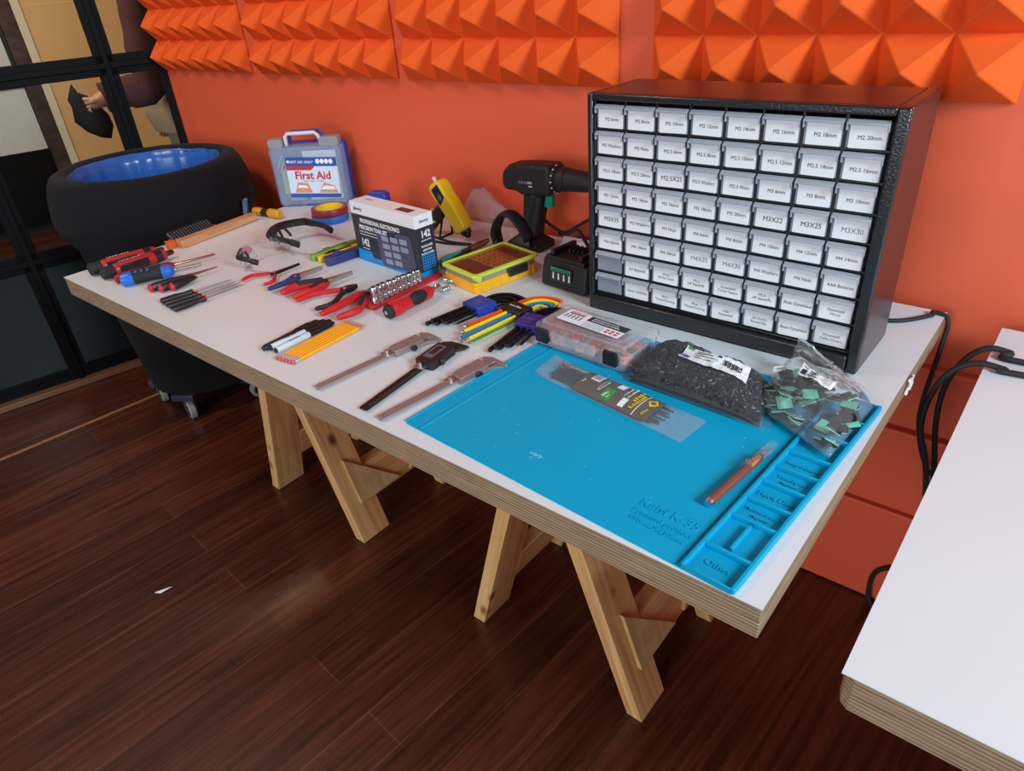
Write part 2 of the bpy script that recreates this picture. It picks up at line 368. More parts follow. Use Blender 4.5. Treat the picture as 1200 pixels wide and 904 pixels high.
# ================================================================== the setting
def struct(o, label=None):
    o['kind'] = 'structure'
    if label: o['label'] = label
    return o
WY = 0.87
b = MB(FLOOR); b.span((-6.5, -4.5, -0.04), (5.5, 4.5, 0)); struct(b.obj('floor', smooth=0), 'dark red-brown stained floorboards')
b = MB(ORANGE); b.span((-0.93, WY, 0), (4.5, WY+0.12, 2.7)); struct(b.obj('wall_back', smooth=0), 'orange painted wall behind the tables')
for i, (z0, z1) in enumerate([(0.004, 0.268), (0.278, 0.474), (0.486, 0.628)]):       # three orange boards along the foot of the wall
    b = MB(ORANGE); b.span((-0.93, WY-0.022, z0), (4.5, WY-0.0005, z1))
    struct(b.obj('trim_%d' % (i+1), bevel=0.004), 'orange painted wainscot board')

# steel and glass partition on the left, seen at a slight angle
PM = TR(-1.029, 0.353, 0) @ RZ(math.radians(78.8))           # local x along the partition, local -y towards the tables
def part_obj(mb, name, **k):
    o = mb.obj(name, **k); o.matrix_world = PM; return o
b = MB(BLACKSTEEL, DARKPANEL)
MULL = [-1.593, -1.114, -0.635, -0.156, 0.323]; RAIL = [0.522, 1.145, 1.768]
for s in MULL:
    b.span((s-0.032, -0.012, 0.02), (s+0.032, 0.012, 2.4)); b.span((s-0.010, -0.024, 0.02), (s+0.010, 0.024, 2.4))
for z in RAIL:
    b.span((-2.2, -0.012, z-0.034), (0.505, 0.012, z+0.034)); b.span((-2.2, -0.022, z-0.010), (0.505, 0.022, z+0.010))
b.span((-2.2, -0.016, 0.028), (0.505, 0.016, 0.075)); b.span((0.497, -0.006, 0.02), (0.525, 0.006, 2.4))
b.span((-2.2, -0.016, 2.38), (0.505, 0.016, 2.46))
b.span((-2.2, -0.006, 0.06), (0.505, 0.006, 0.50), 1)
struct(part_obj(b, 'wall_left', bevel=0.002), 'black steel framed glazed partition with dark metal kick panels')
b = MB(mat('worn_sill_wood', (112, 78, 54), 0.5)); b.span((-2.2, -0.05, 0.001), (0.50, 0.03, 0.024)); struct(part_obj(b, 'trim_4', bevel=0.003), 'worn wooden sill under the partition')
b = MB(mat('pale_board_edge', (150, 98, 62), 0.45)); q0, q1 = pp(-40, 556.5, -T), pp(215, 450, -T); d = (q1-q0).normalized(); L_ = (q1-q0).length
b.prism([(0, -0.007), (L_, -0.007), (L_, 0.007), (0, 0.007)], 0.0002, 0.004, 0, TR(q0.x, q0.y, 0) @ RZ(math.atan2(d.y, d.x))); struct(b.obj('trim_5', bevel=0.001), 'pale worn edge strip of a floorboard')
k = 0
edges = [-2.2]+MULL+[0.527]
for i in range(len(edges)-1):
    for z0, z1 in ((0.556, 1.111), (1.179, 1.734), (1.802, 2.38)):
        k += 1; b = MB(GLASS); b.span((edges[i]+0.03, -0.002, z0), (edges[i+1]-0.03, 0.002, z1)); struct(part_obj(b, 'window_%d' % k, smooth=0), 'glass pane of the partition')
# the room beyond the glass
BY = 2.70                                                    # its far wall
b = MB(DARKW, BRICK, PALEW, BLACKSTEEL)
b.span((-2.6, BY, 0), (3.2, BY+0.1, 2.7), 0)
b.span((0.33, BY-0.06, 0), (0.415, BY, 2.6), 1)
b.span((-0.6, BY-0.02, 0.525), (0.325, BY, 0.91), 2); b.span((-0.6, BY-0.02, 1.01), (0.305, BY, 1.55), 2)
b.span((-0.6, BY-0.035, 0.91), (0.33, BY, 1.01), 3); b.span((-0.02, BY-0.035, 0.5), (0.03, BY, 1.6), 3)
b.span((-0.6, BY-0.035, 0.05), (0.33, BY, 0.52), 3)
struct(part_obj(b, 'wall_far', smooth=0), 'far wall of the next room')
b = MB(BEIGEW, CREAMW)
b.span((0.47, BY-0.05, 0.01), (1.30, BY-0.001, 2.2), 0); b.span((0.42, BY-0.075, 0.01), (0.468, BY-0.001, 2.25), 1)
b.span((0.50, BY-0.053, 1.36), (1.27, BY-0.049, 1.364), 1)
struct(part_obj(b, 'door_1', bevel=0.003), 'beige door with cream frame in the next room')

# ------------------------------------------------------------------ foam panels on the wall
def foam(x0, x1, label, n=6):
    w = (x1-x0)/n; h = 0.102; rows = 6; base = 0.005; pk = 0.074
    vs, fs = [], []
    W_, H_ = w*n, h*rows
    b = MB(FOAM); b.span((0, -base, 0), (W_, 0, H_))
    for i in range(n):
        for j in range(rows):
            x, z = i*w, j*h
            b.add([(x, -base, z), (x+w, -base, z), (x+w, -base, z+h), (x, -base, z+h), (x+w/2, -pk-base+0.004, z+h/2)], [(0,1,4),(1,2,4),(2,3,4),(3,0,4)])
    o = b.obj('acoustic_foam_panel', loc=(x0, WY-0.0005, T+0.356), bevel=0.003, smooth=20)
    tag(o, label, 'acoustic panel', 'orange foam panels on the wall')
foam(-0.925, -0.325, 'orange pyramid foam panel on the wall nearest the glass partition')
foam(-0.268, 0.398, 'orange pyramid foam panel second from the glass partition, above the first aid kit')
foam(0.436, 1.104, 'orange pyramid foam panel above the drill, left of the bare wall strip')
foam(1.186, 1.832, 'orange pyramid foam panel above the black drawer cabinet, right of the bare strip')

# ------------------------------------------------------------------ the tables
def tabletop(name, label, x0, y0, L, Wd, chip=False):
    t = thing(name, label, 'table', (x0, y0, T))
    b = MB(LAMINATE); b.span((0, 0, -0.0012), (L, Wd, 0)); b.obj('laminate_top', t, smooth=0)
    for z0, z1 in ((-0.0243, -0.0014), (-0.0470, -0.0247)):
        b = MB(PLY)
        if chip: b.prism([(0.012, 0), (L, 0), (L, Wd), (0, Wd), (0, 0.02), (0.004, 0.006)], z0, z1)
        else: b.span((0.001, 0.001, z0), (L-0.001, Wd-0.001, z1))
        b.obj('plywood_board', t, smooth=0, bevel=0.0012)
    return t
tt = tabletop('table', 'long white-topped plywood table carrying the tools, drawer cabinet and blue mat', 0, 0, 1.82, 0.8466)
b = MB(GREYP); b.cyl((1.80, 0.03, -0.0475), (1.80, 0.03, -0.066), 0.013); b.obj('levelling_foot', tt)
b = MB(clear('clear_tape', (0.95, 0.93, 0.92), 0.7, (0.95, 0.90, 0.88), 0.3, 0.1, 0.4, 60))
b.grid(lambda u, v: (1.8215+0.004*math.sin(5*u+4*v)**2, 0.575+0.035*u+0.004*math.sin(5*v), -0.008-0.026*v+0.003*math.sin(5*u)), 10, 6); o = b.obj('tape_scrap', tt); o['label'] = 'crumpled clear tape stuck to the right edge'
t2 = tabletop('table', 'white-topped plywood table at the right edge of the picture with two black cables', 1.908, -0.028, 1.5, 0.856, chip=True)

def sawhorse(xc, spread_l, spread_r, label, y0=0.25, y1=0.66):
    t = thing('sawhorse', label, 'sawhorse', (xc, y0, 0), 0, 'pine sawhorses under the tables')
    D = y1-y0; top = T-0.0475; bw = 0.095
    b = MB(PINE); b.box((0, 0, 0), (0.089, 0.034, D-0.02)); b.obj('beam', t, loc=(0, D/2, top-0.0175), rot=(math.pi/2, 0, 0), bevel=0.002)
    for sg, sp in ((-1, spread_l), (1, spread_r)):
        a = math.atan2(sp-0.025, top-0.036); th = 0.034
        R = Matrix.Rotation(sg*a, 4, 'Y')            # local z runs down the leg towards the top
        Ri = Matrix.Rotation(-sg*a*-1, 4, 'Y')
        ang = -sg*a
        Rm = Matrix.Rotation(ang, 4, 'Y'); Rinv = Rm.inverted()
        def X(z): return sg*(0.020 + (sp-0.020)*(top-0.036-z)/(top-0.036))      # outer face of the leg at height z
        tk = th/math.cos(a)
        for yy in (0, D-bw):
            b = MB(PINE); zt = top-0.036
            P = [(X(0), 0), (X(0)-sg*tk, 0), (X(zt)-sg*tk, zt), (X(zt), zt)]
            vs = [Rinv @ Vector((p[0], y, p[1])) for y in (yy, yy+bw) for p in P]
            b.add(vs, [(0,1,2,3), (7,6,5,4), (0,4,5,1), (1,5,6,2), (2,6,7,3), (3,7,4,0)])
            b.obj('leg', t, rot=(0, ang, 0), bevel=0.0015)
        b = MB(PINE); z0, z1 = 0.095, 0.185
        P = [(X(z0), z0), (X(z0)-sg*tk, z0), (X(z1)-sg*tk, z1), (X(z1), z1)]
        SW = Matrix(((1,0,0,0),(0,0,1,0),(0,-1,0,0),(0,0,0,1)))
        vs = [Vector((p[0], y, p[1])) for y in (bw+0.0005, D-bw-0.0005) for p in P]
        vs = [Vector((v.x, v.z, -v.y)) for v in vs]      # length along local z
        b.add(vs, [(0,1,2,3), (7,6,5,4), (0,4,5,1), (1,5,6,2), (2,6,7,3), (3,7,4,0)])
        b.obj('stretcher', t, rot=(-math.pi/2, 0, 0), bevel=0.0015).matrix_local = Matrix(((1,0,0,0),(0,0,-1,0),(0,1,0,0),(0,0,0,1)))
        for f in (0, 1):                                  # plywood gussets at the joints
            b = MB(PLYFACE); g = 0.010
            Q = [(0.040, 0.232), (0.040, 0.103), (0.186, 0.106)]
            if f: Q = [(D-q[0], q[1]) for q in Q]
            vs = [Vector((X(z)+sg*0.0004, y, z)) for y, z in Q] + [Vector((X(z)+sg*(g+0.0004), y, z)) for y, z in Q]
            b.add(vs, [(0,1,2), (5,4,3), (0,3,4,1), (1,4,5,2), (2,5,3,0)])
            b.obj('gusset', t, bevel=0.001)
        b = MB(DARKSTEEL)
        b.box((sg*0.052, D-0.11, top-0.052), (0.004, 0.03, 0.03), R=(0, -sg*a, 0)); b.obj('hinge', t)
    return t
sawhorse(1.300, 0.212, 0.255, 'pine sawhorse under the right half of the tool table, below the blue mat')
sawhorse(0.402, 0.178, 0.268, 'pine sawhorse under the left half of the tool table, near the bin', 0.258, 0.668)

# ------------------------------------------------------------------ rolling bin
bx, by = -0.50, 0.50
t = thing('rolling_bin', 'round bin in a black stretch cover with a blue liner on a wheeled dolly', 'trash bin', (bx, by, 0))
Z = 0.883
prof = [(0.196, 0.094), (0.220, 0.104), (0.246, 0.36), (0.268, 0.56), (0.282, 0.650), (0.304, 0.690), (0.318, 0.715), (0.324, 0.76), (0.312, 0.82), (0.300, 0.855), (0.288, 0.874), (0.266, Z), (0.240, 0.878), (0.230, 0.862)]
b = MB(FABRIC); n = 96; rings = []
for r, z in prof:
    ring = []
    for i in range(n):
        a = 2*math.pi*i/n
        w = 0.006*noise.noise((3*math.cos(a), 3*math.sin(a), z*6)) + (0.010*noise.noise((2*math.cos(a)+5, 2*math.sin(a), z*3)) if 0.62 < z < 0.8 else 0)
        zz = z + (0.012*noise.noise((2.2*math.cos(a), 2.2*math.sin(a), 7)) if 0.64 < z < 0.74 else 0)
        ring.append(((r+w)*math.cos(a), (r+w)*math.sin(a), zz))
    rings.append(ring)
b.loft(rings, cap=False); b.obj('fabric_cover', t, smooth=80)
b = MB(LINER); rings = []
for r, z in [(0.238, 0.873), (0.228, 0.868), (0.222, 0.84), (0.218, 0.80), (0.214, 0.74), (0.208, 0.60), (0.20, 0.42), (0.02, 0.40)]:
    rings.append([((r+(0.012 if z < 0.865 else 0.003)*noise.noise((9*math.cos(2*math.pi*i/n), 9*math.sin(2*math.pi*i/n), z*2.5)))*math.cos(2*math.pi*i/n), (r+(0.012 if z < 0.865 else 0.003)*noise.noise((9*math.cos(2*math.pi*i/n), 9*math.sin(2*math.pi*i/n), z*2.5)))*math.sin(2*math.pi*i/n), z) for i in range(n)])
b.loft(rings, cap=False); b.obj('liner', t, smooth=80)
b = MB(VIOLETP); b.lathe([(0.150, 0.082), (0.178, 0.084), (0.178, 0.104), (0.150, 0.104)], 0, 40)
CA = [math.radians(a) for a in (-122, -58, 14, 86, 158)]
for a in CA: b.box((0.195*math.cos(a), 0.195*math.sin(a), 0.092), (0.075, 0.085, 0.022), R=(0, 0, a))
b.obj('dolly', t, bevel=0.002)
for i, a in enumerate(CA):
    cx, cy = 0.205*math.cos(a), 0.205*math.sin(a); sw = a + (1.9, 0.8, 1.2, 0.4, 2.0)[i]; dx, dy = math.cos(sw), math.sin(sw)
    b = MB(STEEL); b.cyl((cx, cy, 0.080), (cx, cy, 0.070), 0.015)
    for s in (-1, 1): b.box((cx+dx*0.006-dy*0.0165*s, cy+dy*0.006+dx*0.0165*s, 0.053), (0.020, 0.002, 0.046), R=(0, 0, sw))
    b.box((cx, cy, 0.073), (0.03, 0.034, 0.003), R=(0, 0, sw))
    c = b.obj('caster', t)
    b = MB(CASTERGREY, BLACK, CHROME); w0 = Vector((cx+dx*0.010-dy*0.0125, cy+dy*0.010+dx*0.0125, 0.0355)); w1 = Vector((cx+dx*0.010+dy*0.0125, cy+dy*0.010-dx*0.0125, 0.0355))
    b.rod(w0, w1, [(0, 0.024), (0, 0.031), (0.004, 0.035), (0.021, 0.035), (0.025, 0.031), (0.025, 0.024)], 0, 28)
    m_ = (w0+w1)/2; ax = (w1-w0).normalized()
    b.cyl(m_-ax*0.0128, m_+ax*0.0128, 0.0235, 1, 24); b.cyl(m_-ax*0.018, m_+ax*0.018, 0.005, 2, 12)
    b.obj('wheel', c)
b = MB(mat('blue_grey_strap', (96, 112, 132), 0.5)); b.tube([(0.318, 0.13, 0.70), (0.330, 0.135, 0.76), (0.325, 0.13, 0.70), (0.300, 0.11, 0.60)], 0.010, 0, 8, 0.4); b.obj('strap', t)

# ------------------------------------------------------------------ drawer cabinet
CW, CD, CH = 0.508, 0.162, 0.402
cab = thing('drawer_cabinet', 'black cabinet of sixty-four small labelled drawers standing on the tool table', 'drawer cabinet', (1.2447, 0.5383, T+0.0002), -0.0033)
ml, mr_, mt, mbm = 0.014, 0.020, 0.015, 0.036
pw, ph = (CW-ml-mr_)/8, (CH-mt-mbm)/8
b = MB(SATIN)
b.span((0, 0.006, 0), (ml-0.002, CD, CH)); b.span((CW-mr_+0.002, 0.006, 0), (CW, CD, CH))
b.span((ml-0.002, 0.006, CH-mt+0.002), (CW-mr_+0.002, CD, CH)); b.span((ml-0.002, 0.006, 0), (CW-mr_+0.002, CD, mbm-0.003)); b.span((ml-0.002, CD-0.004, mbm-0.003), (CW-mr_+0.002, CD, CH-mt+0.002))
b.obj('body', cab, bevel=0.004)
b = MB(SATIN)                                                # raised front rim
b.span((0, -0.004, 0), (ml-0.003, 0.0058, CH)); b.span((CW-mr_+0.003, -0.004, 0), (CW, 0.0058, CH))
b.span((ml-0.003, -0.004, CH-mt+0.003), (CW-mr_+0.003, 0.0058, CH)); b.span((ml-0.003, -0.008, 0.004), (CW-mr_+0.003, 0.0058, mbm-0.006))
b.obj('front_rim', cab, bevel=0.003)
b = MB(BLACK)
for i in range(1, 8): b.span((ml+i*pw-0.002, 0.004, mbm-0.003), (ml+i*pw+0.002, CD-0.0042, CH-mt+0.002))
for j in range(0, 8): b.span((ml-0.002, 0.0045, mbm+j*ph-0.0018), (CW-mr_+0.002, CD-0.0042, mbm+j*ph+0.0018))
b.obj('divider_grid', cab, smooth=0)
LB = [['M2 6mm','M2 8mm','M2 10mm','M2 12mm','M2 14mm','M2 16mm','M2 18mm','M2 20mm'],
      ['M2 Washers','M2 Nuts','M2.5 6mm','M2.5 8mm','M2.5 10mm','M2.5 12mm','M2.5 14mm','M2.5 16mm'],
      ['M2.5 18mm','M2.5 20mm','M2.5X25','M2.5 Washers','M2.5 Nuts','M3 6mm','M3 8mm','M3 10mm'],
      ['M3 12mm','M3 14mm','M3 16mm','M3 18mm','M3 20mm','M3X22','M3X25','M3X30'],
      ['M3X35','M3 Washers','M3 Nuts','M4 6mm','M4 8mm','M4 10mm','M4 12mm','M4 14mm'],
      ['M4 16mm','M4 18mm','M4 20mm','M4X25','M4X30','M4 Washers','M4 Nuts','AAA Batteries'],
      ['','AA Batteries','M2.5\n20 Pan Head','M2.5\nHF Standoffs','Dynamixel\nCorner Square','M2.5\nHF Standoffs','Amin Dynamixel','Dynamixel\nHorns'],
      ['','Linear Switches','M2.5\nThread Forming','M2.6\nThread Forming','1/4in\nDynamixel','Ø1.5x1/2\nRound Hex','8mm Dynamixel','Dynamixel\nCable Covers']]
rnd = random.Random(3)
for j in range(8):
    for i in range(8):
        txt = LB[j][i]; cx = ml+(i+0.5)*pw; z0 = mbm+(7-j)*ph+0.0024; w, h = pw-0.006, ph-0.0052
        out = rnd.uniform(0, 0.0012); y = 0.0032-out
        b = MB(DRAWP)
        b.span((cx-w/2, y, z0), (cx+w/2, y+0.0018, z0+h-0.004)); dp = 0.11
        b.span((cx-w/2, y+0.0018, z0), (cx+w/2, dp, z0+0.0015))
        for s in (-1, 1): b.span((cx+s*w/2, y+0.0018, z0+0.0015), (cx+s*(w/2-0.0015), dp, z0+h-0.006))
        d = b.obj('drawer', cab, smooth=0)
        b = MB(mat('grey_drawer_lip', (150, 154, 164), 0.28, var=0.05))
        hw = w/2+0.0012
        b.prism([(0, 0), (-0.0075, -0.0035), (-0.0082, -0.0065), (-0.0066, -0.0072), (-0.0045, -0.0052), (0, -0.0062)], -hw, hw, 0, TR(cx, y, z0+h) @ Matrix(((0,0,1,0),(1,0,0,0),(0,1,0,0),(0,0,0,1))))
        for s in (-1, 1): b.span((cx+s*hw, y-0.0075, z0+h-0.0145), (cx+s*(hw-0.0022), y, z0+h-0.004))
        b.obj('pull_lip', d, bevel=0.0006)
        if txt:
            tl = rnd.uniform(-0.022, 0.022); big = 'X' in txt and len(txt) < 8; two = '\n' in txt
            b = MB(WHITE, INK if (not big or rnd.random() < 0.6) else GREYINK)
            M = TR(cx+0.001, y-0.0004, z0+0.0165) @ Matrix.Rotation(tl, 4, 'Y') @ XY2XZ
            b.prism(rrect(w-0.0045, 0.0330, 0.0015, 2), -0.0001, 0.0004, 0, M)
            sz = 0.0112 if big else 0.0082
            if two:
                for q, ln in enumerate(txt.split('\n')): b.text(ln, 0.0068, M @ TR(0.0012, 0.0010-q*0.0068, 0.0007), 1, sx=0.9, bold=0)
            else: b.text(txt, sz, M @ TR(0.003 if len(txt) < 11 else 0.0012, -0.002, 0.0007), 1, sx=0.95 if len(txt) < 11 else 0.82, bold=0)
            b.obj('label', d, smooth=0)
        elif j == 6:
            b = MB(WHITE); b.box((cx+0.004, y+0.012, z0+0.014), (0.034, 0.0005, 0.012), R=(0.5, 0.25, 0.1)); b.obj('paper_slip', d, smooth=0)

# ------------------------------------------------------------------ blue silicone mat
mx0, my0, ma = 1.2363, 0.0312, -0.0586
MLx, MWy = 0.5533, 0.4496
mt_ = thing('silicone_mat', 'bright blue silicone work mat with embossed compartments on the tool table', 'work mat', (mx0, my0, T+0.0002), ma)
b = MB(MATBLUE)
b.prism(rrect(MLx, MWy, 0.012, 5, MLx/2, MWy/2), 0, 0.0016)
b.prism(rrect(0.482-0.040, MWy-0.004, 0.004, 3, (0.040+0.482)/2, MWy/2), 0.0016, 0.0036)
b.prism(rrect(0.030, MWy-0.012, 0.004, 3, 0.021, MWy/2), 0.0016, 0.0028)
b.prism(rrect(0.0045, MWy-0.004, 0.002, 3, 0.0035, MWy/2), 0.0016, 0.0042)
b.prism(rrect(0.004, MWy-0.004, 0.0018, 3, 0.0385, MWy/2), 0.0016, 0.0046)
b.obj('pad', mt_, bevel=0.0006)
b = MB(MATBLUE)
for i in range(42): b.span((0.010, 0.016+i*0.01, 0.0028), (0.010+(0.013 if i % 5 == 0 else 0.007), 0.0166+i*0.01, 0.0033))
b.span((0.0245, 0.012, 0.0028), (0.0253, MWy-0.012, 0.0034))
b.obj('ruler_scale', mt_, smooth=0)
rows = [(0.005, 0.047), (0.0505, 0.1095), (0.1135, 0.150), (0.1535, 0.191), (0.1945, 0.230), (0.2335, 0.272), (0.2755, 0.330), (0.3335, 0.388), (0.3915, 0.4446)]
b = MB(MATBLUE); x0, x1 = 0.489, MLx; zr = 0.0098
ys = [0.0]+[(rows[i][1]+rows[i+1][0])/2 for i in range(8)]+[MWy]
b.prism(rrect(0.005, MWy, 0.002, 3, x1-0.0025, MWy/2), 0.0016, zr); b.prism(rrect(0.005, MWy, 0.002, 3, x0+0.0015, MWy/2), 0.0016, zr)
for y in ys: b.span((x0+0.002, max(0, y-0.0019), 0.0016), (x1-0.002, min(MWy, y+0.0019), zr-0.0004))
b.span((0.518, 0.056, 0.0016), (0.5225, 0.104, zr-0.001))
b.obj('compartment_rib', mt_, bevel=0.0012)
b = MB(MATBLUE)
for (r, txt, sz) in ((0, 'Other', 0.013), (2, 'Motherboard\nMagnetic', 0.0085), (3, 'Hard Disk', 0.0115), (4, 'Touchpad\nMagnetic', 0.0095), (5, 'Keyboard', 0.011)):
    cy = (rows[r][0]+rows[r][1])/2
    for q, ln in enumerate(txt.split('\n')):
        b = MB(MATBLUE); b.text(ln, sz if q == 0 else 0.006, TR((x0+x1)/2, cy+(0.005 if '\n' in txt else 0)-q*0.0105, 0.0021), 0, 0.0010); b.obj('embossed_lettering', mt_, smooth=0)
for ln, sz, yy in (('Kaisi K-35', 0.020, 0.066), ('Patented product', 0.0118, 0.047), ('550mmX430mm', 0.0112, 0.033)):
    b = MB(MATBLUE); b.text(ln, sz, TR(0.435, yy, 0.0040), 0, 0.0008); b.obj('embossed_lettering', mt_, smooth=0)
b = MB(mat('pale_scuff', (120, 200, 226), 0.7))
rs = random.Random(11)
for k in range(26):
    x, y = rs.uniform(0.07, 0.45), rs.uniform(0.03, 0.30); l = rs.uniform(0.001, 0.006)
    b.box((x, y, 0.00366), (l, rs.uniform(0.0005, 0.0012), 0.0001), R=(0, 0, rs.uniform(0, 3)))
for k in range(5): b.box((0.215+k*0.004, 0.058+0.002*(k % 2), 0.00366), (0.007, 0.0022, 0.0001), R=(0, 0, 0.3*k))
b.obj('scuff_mark', mt_, smooth=0)

# ================================================================== tools on the table
def loc2(root_loc, rz, P):                    # world point -> local of a thing standing at root_loc turned by rz
    d = Vector(P) - Vector(root_loc); c, s = math.cos(rz), math.sin(rz)
    return Vector((c*d.x+s*d.y, -s*d.x+c*d.y, d.z))

# ------------------------------------------------------------------ first aid kit
a, c_ = pp(330, 243), pp(412, 238.5); d = c_-a; L = d.length; rz = math.atan2(d.y, d.x)
kit = thing('first_aid_kit', 'clear fronted first aid case with blue back standing on the table against the orange wall', 'first aid kit', (a.x, a.y, T+0.0003), rz)
KH = 0.185
MU = XY2XZ
b = MB(CASEP)
b.prism(rrect(L, KH, 0.016, 5, L/2, KH/2), 0, -0.030, 0, MU)
b.prism(rrect(L-0.012, KH-0.012, 0.012, 5, L/2, KH/2), 0.0, 0.003, 0, MU)
b.obj('front_shell', kit, bevel=0.002)
b = MB(DBLUE); b.prism(rrect(L+0.004, KH+0.002, 0.016, 5, L/2, KH/2+0.001), -0.0305, -0.066, 0, MU)
b.span((0.02, 0.002, 0.0), (0.06, 0.03, 0.004)); b.span((L*0.36, -0.001, 0), (L*0.72, 0.03, 0.005)); b.obj('back_shell', kit, bevel=0.002)
b = MB(clear('smoke_grey_clip', (0.5, 0.5, 0.52), 0.7, (0.40, 0.40, 0.43), 0.3, 0.15))
b.prism(rrect(0.045, 0.026, 0.008, 3, 0.026, KH+0.006), 0.001, -0.034, 0, MU); b.obj('latch', kit, bevel=0.001)
b = MB(_mats['smoke_grey_clip']); b.prism(rrect(0.06, 0.026, 0.008, 3, L-0.036, KH+0.006), 0.001, -0.034, 0, MU); b.obj('latch', kit, bevel=0.001)
b = MB(clear('pale_handle', (0.9, 0.92, 0.95), 0.75, (0.80, 0.82, 0.86), 0.3, 0.12), DBLUE)
hp = [(L*0.25, 0.012, KH-0.004), (L*0.25, 0.012, KH+0.022), (L*0.29, 0.012, KH+0.031), (L*0.66, 0.012, KH+0.031), (L*0.70, 0.012, KH+0.022), (L*0.73, 0.012, KH-0.004)]
b.tube(hp, 0.0055, 0, 8); b.tube([(p[0]+0.006, 0.034, p[2]+0.001) for p in hp], 0.0055, 1, 8); b.obj('handle', kit)
b = MB(WHITE, BLUEINK, REDINK, mat('sky_print', (150, 180, 220), 0.5), mat('skin_print', (206, 140, 106), 0.5), mat('pale_blue_print', (206, 218, 236), 0.5))
w, h = L*0.70, KH*0.66; Mx = TR(L*0.545, -0.0034, KH*0.47) @ MU @ RZ(-0.05)
b.prism([(-w/2, -h/2), (w/2, -h/2), (w/2, h/2), (-w/2, h/2)], 0, 0.0004, 5, Mx)
b.prism([(-w/2, h*0.28), (w/2, h*0.28), (w/2, h/2), (-w/2, h/2)], 0.0004, 0.0006, 1, Mx)
b.prism([(-w/2, h*0.18), (-w*0.02, h*0.18), (w*0.06, h*0.28), (-w/2, h*0.28)], 0.0004, 0.0006, 2, Mx)
b.prism([(-w/2, -h/2), (w/2, -h/2), (w/2, -h*0.40), (-w/2, -h*0.40)], 0.0004, 0.0006, 1, Mx)
b.prism([(-w*0.4, -h*0.38), (-w*0.05, -h*0.38), (-w*0.12, -h*0.14), (-w*0.32, -h*0.12)], 0.0004, 0.0006, 4, Mx)
b.prism([(w*0.08, -h*0.38), (w*0.46, -h*0.38), (w*0.40, -h*0.20), (w*0.2, -h*0.12)], 0.0004, 0.0006, 4, Mx)
b.prism([(w*0.12, -h*0.3), (w*0.42, -h*0.3), (w*0.38, -h*0.22), (w*0.2, -h*0.2)], 0.0006, 0.0007, 0, Mx)
b.prism([(-w*0.34, -h*0.26), (-w*0.12, -h*0.26), (-w*0.16, -h*0.2), (-w*0.3, -h*0.18)], 0.0006, 0.0007, 0, Mx)
b.text('First Aid', h*0.27, Mx @ TR(0, h*0.045, 0.0008), 2, sx=0.98, bold=0.03)
b.text('Treat  ·  Heal  ·  Protect', h*0.055, Mx @ TR(0, -h*0.085, 0.0008), 1)
b.text('FIRST AID ONLY', h*0.085, Mx @ TR(-w*0.20, h*0.38, 0.0008), 0)
b.prism([(-w*0.475, h*0.36), (-w*0.44, h*0.36), (-w*0.44, h*0.42), (-w*0.475, h*0.42)], 0.0006, 0.0008, 0, Mx)
for q in range(4): b.prism([(w*(0.13+0.085*q)+0.007*math.cos(i*1.047), h*0.40+0.008*math.sin(i*1.047)) for i in range(6)], 0.0006, 0.0008, 0, Mx)
b.obj('label', kit, smooth=0)
b = MB(WHITE, mat('pale_green_pack', (150, 184, 160), 0.5), mat('pale_blue_pack', (150, 170, 196), 0.5))
b.box((L*0.66, 0.015, KH*0.48), (L*0.46, 0.006, KH*0.80), 0); b.box((L*0.14, 0.014, KH*0.40), (0.022, 0.010, 0.075), 1, R=(0, 0.05, 0)); b.box((L*0.26, 0.017, KH*0.22), (0.05, 0.014, 0.05), 2)
for q in range(4): b.box((L*(0.10+0.05*q), 0.012, KH*(0.72-0.02*q)), (0.006, 0.01, 0.05), 2, R=(0, 0.5, 0))
b.obj('dressing_pack', kit, bevel=0.002)

# ------------------------------------------------------------------ tape rolls and the blue reel behind the box
def tape(name, label, x, y, z, R, r, h, m1, m2, tilt=(0, 0, 0), group=None):
    t = thing(name, label, 'tape', (x, y, z), rot=tilt, group=group)
    b = MB(m1); b.loft([[(rr*math.cos(2*math.pi*i/40), rr*math.sin(2*math.pi*i/40), zz) for i in range(40)] for rr, zz in ((r+0.003, 0), (R-0.0006, 0), (R, 0.0012), (R, h-0.0012), (R-0.0006, h), (r+0.003, h))], 0, None, False, True); b.obj('tape_winding', t)
    b = MB(m2); b.loft([[(rr*math.cos(2*math.pi*i/40), rr*math.sin(2*math.pi*i/40), zz) for i in range(40)] for rr, zz in ((r, 0), (r+0.0028, 0), (r+0.0028, h+0.0006), (r, h+0.0006))], 0, None, False, True); b.obj('core', t)
p = pp(388, 258)
tape('tape_roll', 'blue tape roll lying under the red and yellow roll beside the first aid kit', p.x, p.y, T+0.0003, 0.053, 0.039, 0.020, mat('blue_tape', (40, 100, 180), 0.5), WHITE)
tape('tape_roll', 'dark red tape roll with a yellow core lying on top of the blue roll', p.x-0.002, p.y+0.004, T+0.0212, 0.053, 0.037, 0.017, mat('maroon_tape', (140, 34, 36), 0.4), YELLOW)
p = pyp(443, 224, 0.70)
t = thing('tape_dispenser', 'small deep blue dispenser half hidden behind the boxed precision tool set', 'tape dispenser', (p.x, 0.70, T+0.0003), 0.3)
b = MB(DBLUE); hz = p.z-T; b.prism(rrect(0.058, hz, 0.014, 5, 0, hz/2), -0.014, 0.014, 0, MU); b.obj('body', t, bevel=0.003)
b = MB(NAVY); b.cyl((0, -0.0155, hz*0.68), (0, 0.0155, hz*0.68), 0.011, 0, 20); b.obj('hub', t)

